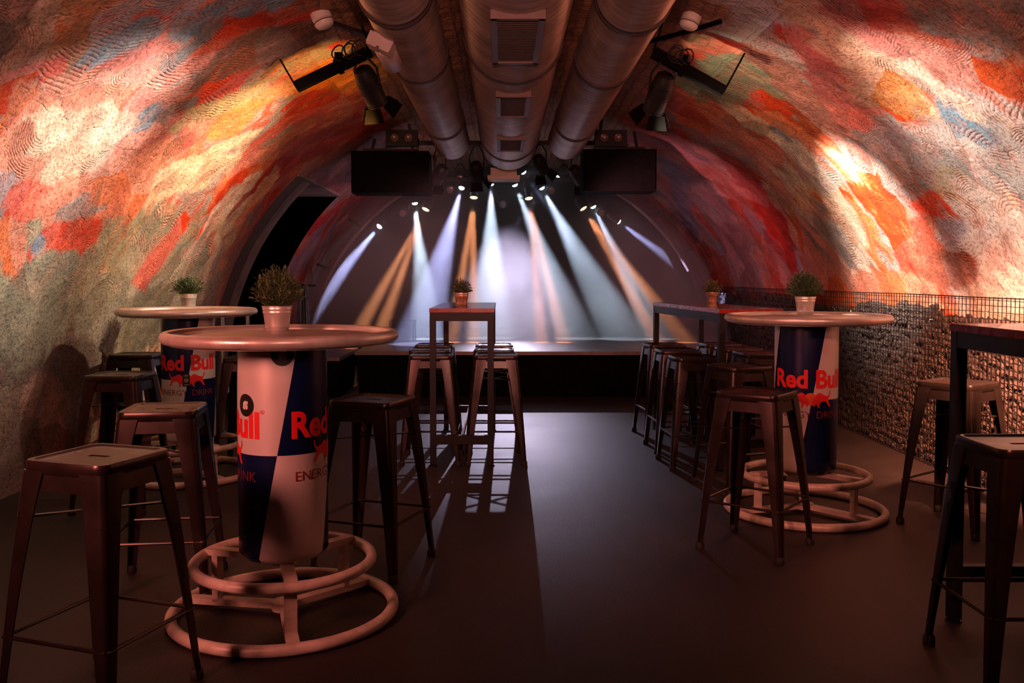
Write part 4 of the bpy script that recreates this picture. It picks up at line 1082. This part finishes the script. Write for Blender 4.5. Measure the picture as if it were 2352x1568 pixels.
WHITE_B = [  # px, py, target px, target py, target depth, angle, label
 (871, 520, 730, 690, 11.3, 13, 'lit white spotlight lowest on the left of the stage arch'),
 (953, 467, 985, 790, 11.8, 18, 'lit white spotlight left of the leftmost orange beam'),
 (1060, 432, 985, 700, 11.2, 18, 'lit white spotlight with a bluish beam under the left duct'),
 (1128, 423, 1128, 790, 12.0, 22, 'lit white spotlight hanging straight down left of centre'),
 (1183, 425, 1330, 790, 11.9, 17, 'lit white spotlight just right of the stage centre'),
 (1203, 396, 1290, 520, 12.1, 9, 'lit white spotlight close under the central duct end'),
 (1280, 403, 1150, 560, 12.1, 10, 'lit white spotlight beneath the right duct aiming left'),
 (1245, 432, 1440, 790, 11.8, 19, 'lit white spotlight with the broad beam right of centre'),
 (1363, 475, 1520, 790, 11.8, 14, 'lit white spotlight beside the rightmost orange beam'),
 (1421, 509, 1600, 640, 12.2, 10, 'lit white spotlight lowest on the right of the stage arch'),
]
for i, (px, py, tx, ty, td, ang, lab) in enumerate(WHITE_B):
    beam(px, py, tx, ty, td, 2300, LAV if i in (0, 2, 5, 6, 9) else ICE, ang, 'lens_white', lab, True)
ORANGE_B = [
 (977, 482, 850, 760, 11.2, 'lit orange can on the left of the stage aiming down left'),
 (1088, 455, 1062, 790, 11.2, 'lit orange can behind the narrow centre table plant'),
 (1215, 457, 1270, 790, 11.2, 'lit orange can right of the stage centre aiming down'),
 (1341, 480, 1545, 790, 11.2, 'lit orange can on the right of the stage aiming down right'),
]
for (px, py, tx, ty, td, lab) in ORANGE_B:
    beam(px, py, tx, ty, td, 4200, OR, 6.4, 'lens_orange', lab, True, twin=3.9, rad=.06)
for (px, py, lab) in ((925, 490, 'unlit can with a pink reflection tinted into its lens far left on the stage rig'), (1034, 436, 'unlit can with a pink reflection tinted into its lens under the left duct'), (1056, 411, 'upper unlit can with a pink reflection tinted into its lens under the left duct'), (1381, 489, 'unlit can with a pink reflection tinted into its lens on the right of the stage rig'), (1266, 438, 'unlit can with a dull lens under the right duct')):
    p = aty(px, py, RIG_Y); dd = Vector((0, -1, -.25)).normalized()
    par_can(p - dd * .09, dd, .055, .18, lab, 'unlit stage spotlights', Vector((p.x, RIG_Y + .1, p.z + .22)), 'lens_pink_sheen', False, 'stage_spotlight')
# dark barn door lamps bunched under the duct ends
for (px, py, dx, lab) in ((1010, 398, -.5, 'dark lamp with barn doors beside the left loudspeaker'), (1095, 392, .2, 'dark lamp with barn doors left of the projector'), (1240, 376, .4, 'dark lamp with barn doors under the right duct end'), (1325, 400, .6, 'dark lamp with barn doors beside the right loudspeaker')):
    p = aty(px, py, 10.6); par_can(p, Vector((dx, .5, -.8)).normalized(), .075, .22, lab, 'dark barn door lamps at the stage front', Vector((p.x, 10.6, 2.86)), 'lens_pink_sheen', True, 'stage_spotlight')
b = MB(); b.bar((-1.3, 0, 0), (1.5, 0, 0), .05)
for x in (-1.1, .1, 1.3): b.bar((x, 0, 0), (x, 0, .12 if abs(x - .1) > .5 else .2), .03)
t = thing('lamp_bar', (0, 10.6, 2.87), 'black cross bar carrying the barn door lamps behind the duct ends', 'lighting bar'); b.build('bar', M['black_metal'], t, 0)
p = aty(1157, 400, 10.4)
t = thing('projector', p, 'white boxy projector under the end of the central duct', 'projector')
b = MB(); b.box((0, .16, .03), (.30, .32, .09)); b.box((0, .15, -.035), (.37, .34, .045)); b.build('housing', M['white_plastic'], t, 0)
b = MB(); b.box((0, .16, .17), (.05, .05, .22)); b.build('mount', M['black_metal'], t, 0)
for s in (-1, 1):
    b = MB(); b.lathe([(0, 0), (.03, 0), (.03, .012), (0, .012)], 16, Matrix.Translation((s * .13, .0, -.068))); b.build('indicator_foot', M['white_plastic'], t, 30)
# lamp at the back of the stage that throws the long shadows over the floor
bp_ = Vector((.0, 14.15, 2.42))
par_can(bp_ + Vector((0, .12, .06)), Vector((-.02, -.95, -.31)).normalized(), .07, .2, 'back light can high on the end wall facing the room', 'lit stage spotlights', bp_ + Vector((0, .42, .12)), 'lens_pink_sheen', False, 'stage_spotlight')
spot('back_light', bp_, (.22, 8.9, .0), 2700, (.80, .70, 1.0), 25.5, 1.0, .02)

# ------------------------------------------------------------------ things on the stage
t = thing('low_table', (aty(925, 790, 11.6).x, 11.6, ST_Z), 'low dark wire table standing on the left of the stage', 'table')
b = MB(); b.box((0, 0, .25), (.33, .3, .015)); b.build('top', M['black_metal'], t, 0)
for sx in (-1, 1):
    for sy in (-1, 1): b = MB(); b.bar((sx * .15, sy * .13, 0), (sx * .15, sy * .13, .245), .014); b.build('leg', M['black_metal'], t, 0)
p = aty(690, 700, 9.4)
t = thing('cable_bundle', (p.x, 9.5, 0), 'glossy black bundle of cables hanging at the side opening left of the stage', 'cables')
rnd = random.Random(9); b = MB()
for i in range(26):
    x, y = rnd.uniform(-.07, .12), rnd.uniform(-.08, .08)
    pts = [(x * .4 * q + x * .6, y, 1.22 - .75 * q + .03 * math.sin(q * 9 + i)) for q in [k / 10 for k in range(11)]]
    b.tube(pts, .007, 5)
b.build('strands', M['foil'], t, 40)
b = MB(); b.bar((0, 0, 0), (0, 0, 1.24), .03); b.box((0, 0, .012), (.3, .3, .024)); b.bar((-.1, 0, 1.22), (.14, 0, 1.22), .02); b.build('stand', M['black_metal'], t, 0)
t = thing('handrail', (aty(541, 800, 7.6).x, 7.6, 0), 'pair of upright chrome rail tubes behind the back left round table', 'handrail')
for s in (-1, 1):
    b = MB(); b.tube([(s * .105, 0, 0), (s * .105, 0, 0.99)], .014, 10); b.build('post', M['chrome'], t, 40)
b = MB(); b.tube([(-.105, 0, 0.99), (.105, 0, 0.99)], .014, 10); b.build('top_rail', M['chrome'], t, 40)

# ------------------------------------------------------------------ smoke on the stage
def haze():
    m = bpy.data.materials.new('stage_haze'); m.use_nodes = True
    N, L = m.node_tree.nodes, m.node_tree.links
    N.remove(N['Principled BSDF'])
    v = N.new('ShaderNodeVolumeScatter'); v.inputs['Anisotropy'].default_value = .15; v.inputs['Color'].default_value = (.95, .95, 1, 1)
    v.inputs['Density'].default_value = .30
    tc = N.new('ShaderNodeTexCoord'); nz = N.new('ShaderNodeTexNoise'); nz.inputs['Scale'].default_value = 1.5; nz.inputs['Detail'].default_value = 3.5; nz.inputs['Distortion'].default_value = .6
    L.new(tc.outputs['Object'], nz.inputs['Vector'])
    sp = N.new('ShaderNodeSeparateXYZ'); L.new(tc.outputs['Object'], sp.inputs[0])
    mz = N.new('ShaderNodeMapRange'); mz.inputs['From Min'].default_value = .6; mz.inputs['From Max'].default_value = 2.2; mz.inputs['To Min'].default_value = 1.25; mz.inputs['To Max'].default_value = .20
    L.new(sp.outputs['Z'], mz.inputs['Value'])
    mn = N.new('ShaderNodeMapRange'); mn.inputs['From Min'].default_value = .34; mn.inputs['From Max'].default_value = .66; mn.inputs['To Min'].default_value = .34; mn.inputs['To Max'].default_value = .95
    L.new(nz.outputs['Fac'], mn.inputs['Value'])
    mm = N.new('ShaderNodeMath'); mm.operation = 'MULTIPLY'; L.new(mz.outputs['Result'], mm.inputs[0]); L.new(mn.outputs['Result'], mm.inputs[1]); L.new(mm.outputs[0], v.inputs['Density'])
    L.new(v.outputs[0], N['Material Output'].inputs['Volume'])
    ts = [R(8) + (PI - R(16)) * i / 40 for i in range(41)]
    pts = [(XC + 2.52 * math.cos(t_), .10 + 2.72 * math.sin(t_)) for t_ in ts]
    F = Matrix(((1, 0, 0, 0), (0, 0, 1, 0), (0, 1, 0, 0), (0, 0, 0, 1)))
    b = MB(); b.prism([(pts[0][0], ST_Z + .01)] + [p_ for p_ in pts if p_[1] > ST_Z + .02] + [(pts[-1][0], ST_Z + .01)], 10.1, 12.5, F)
    o = b.build('haze', m, smooth=0)
    tag(o, 'drifting stage smoke lit by the beams', 'haze', kind='stuff')
haze()
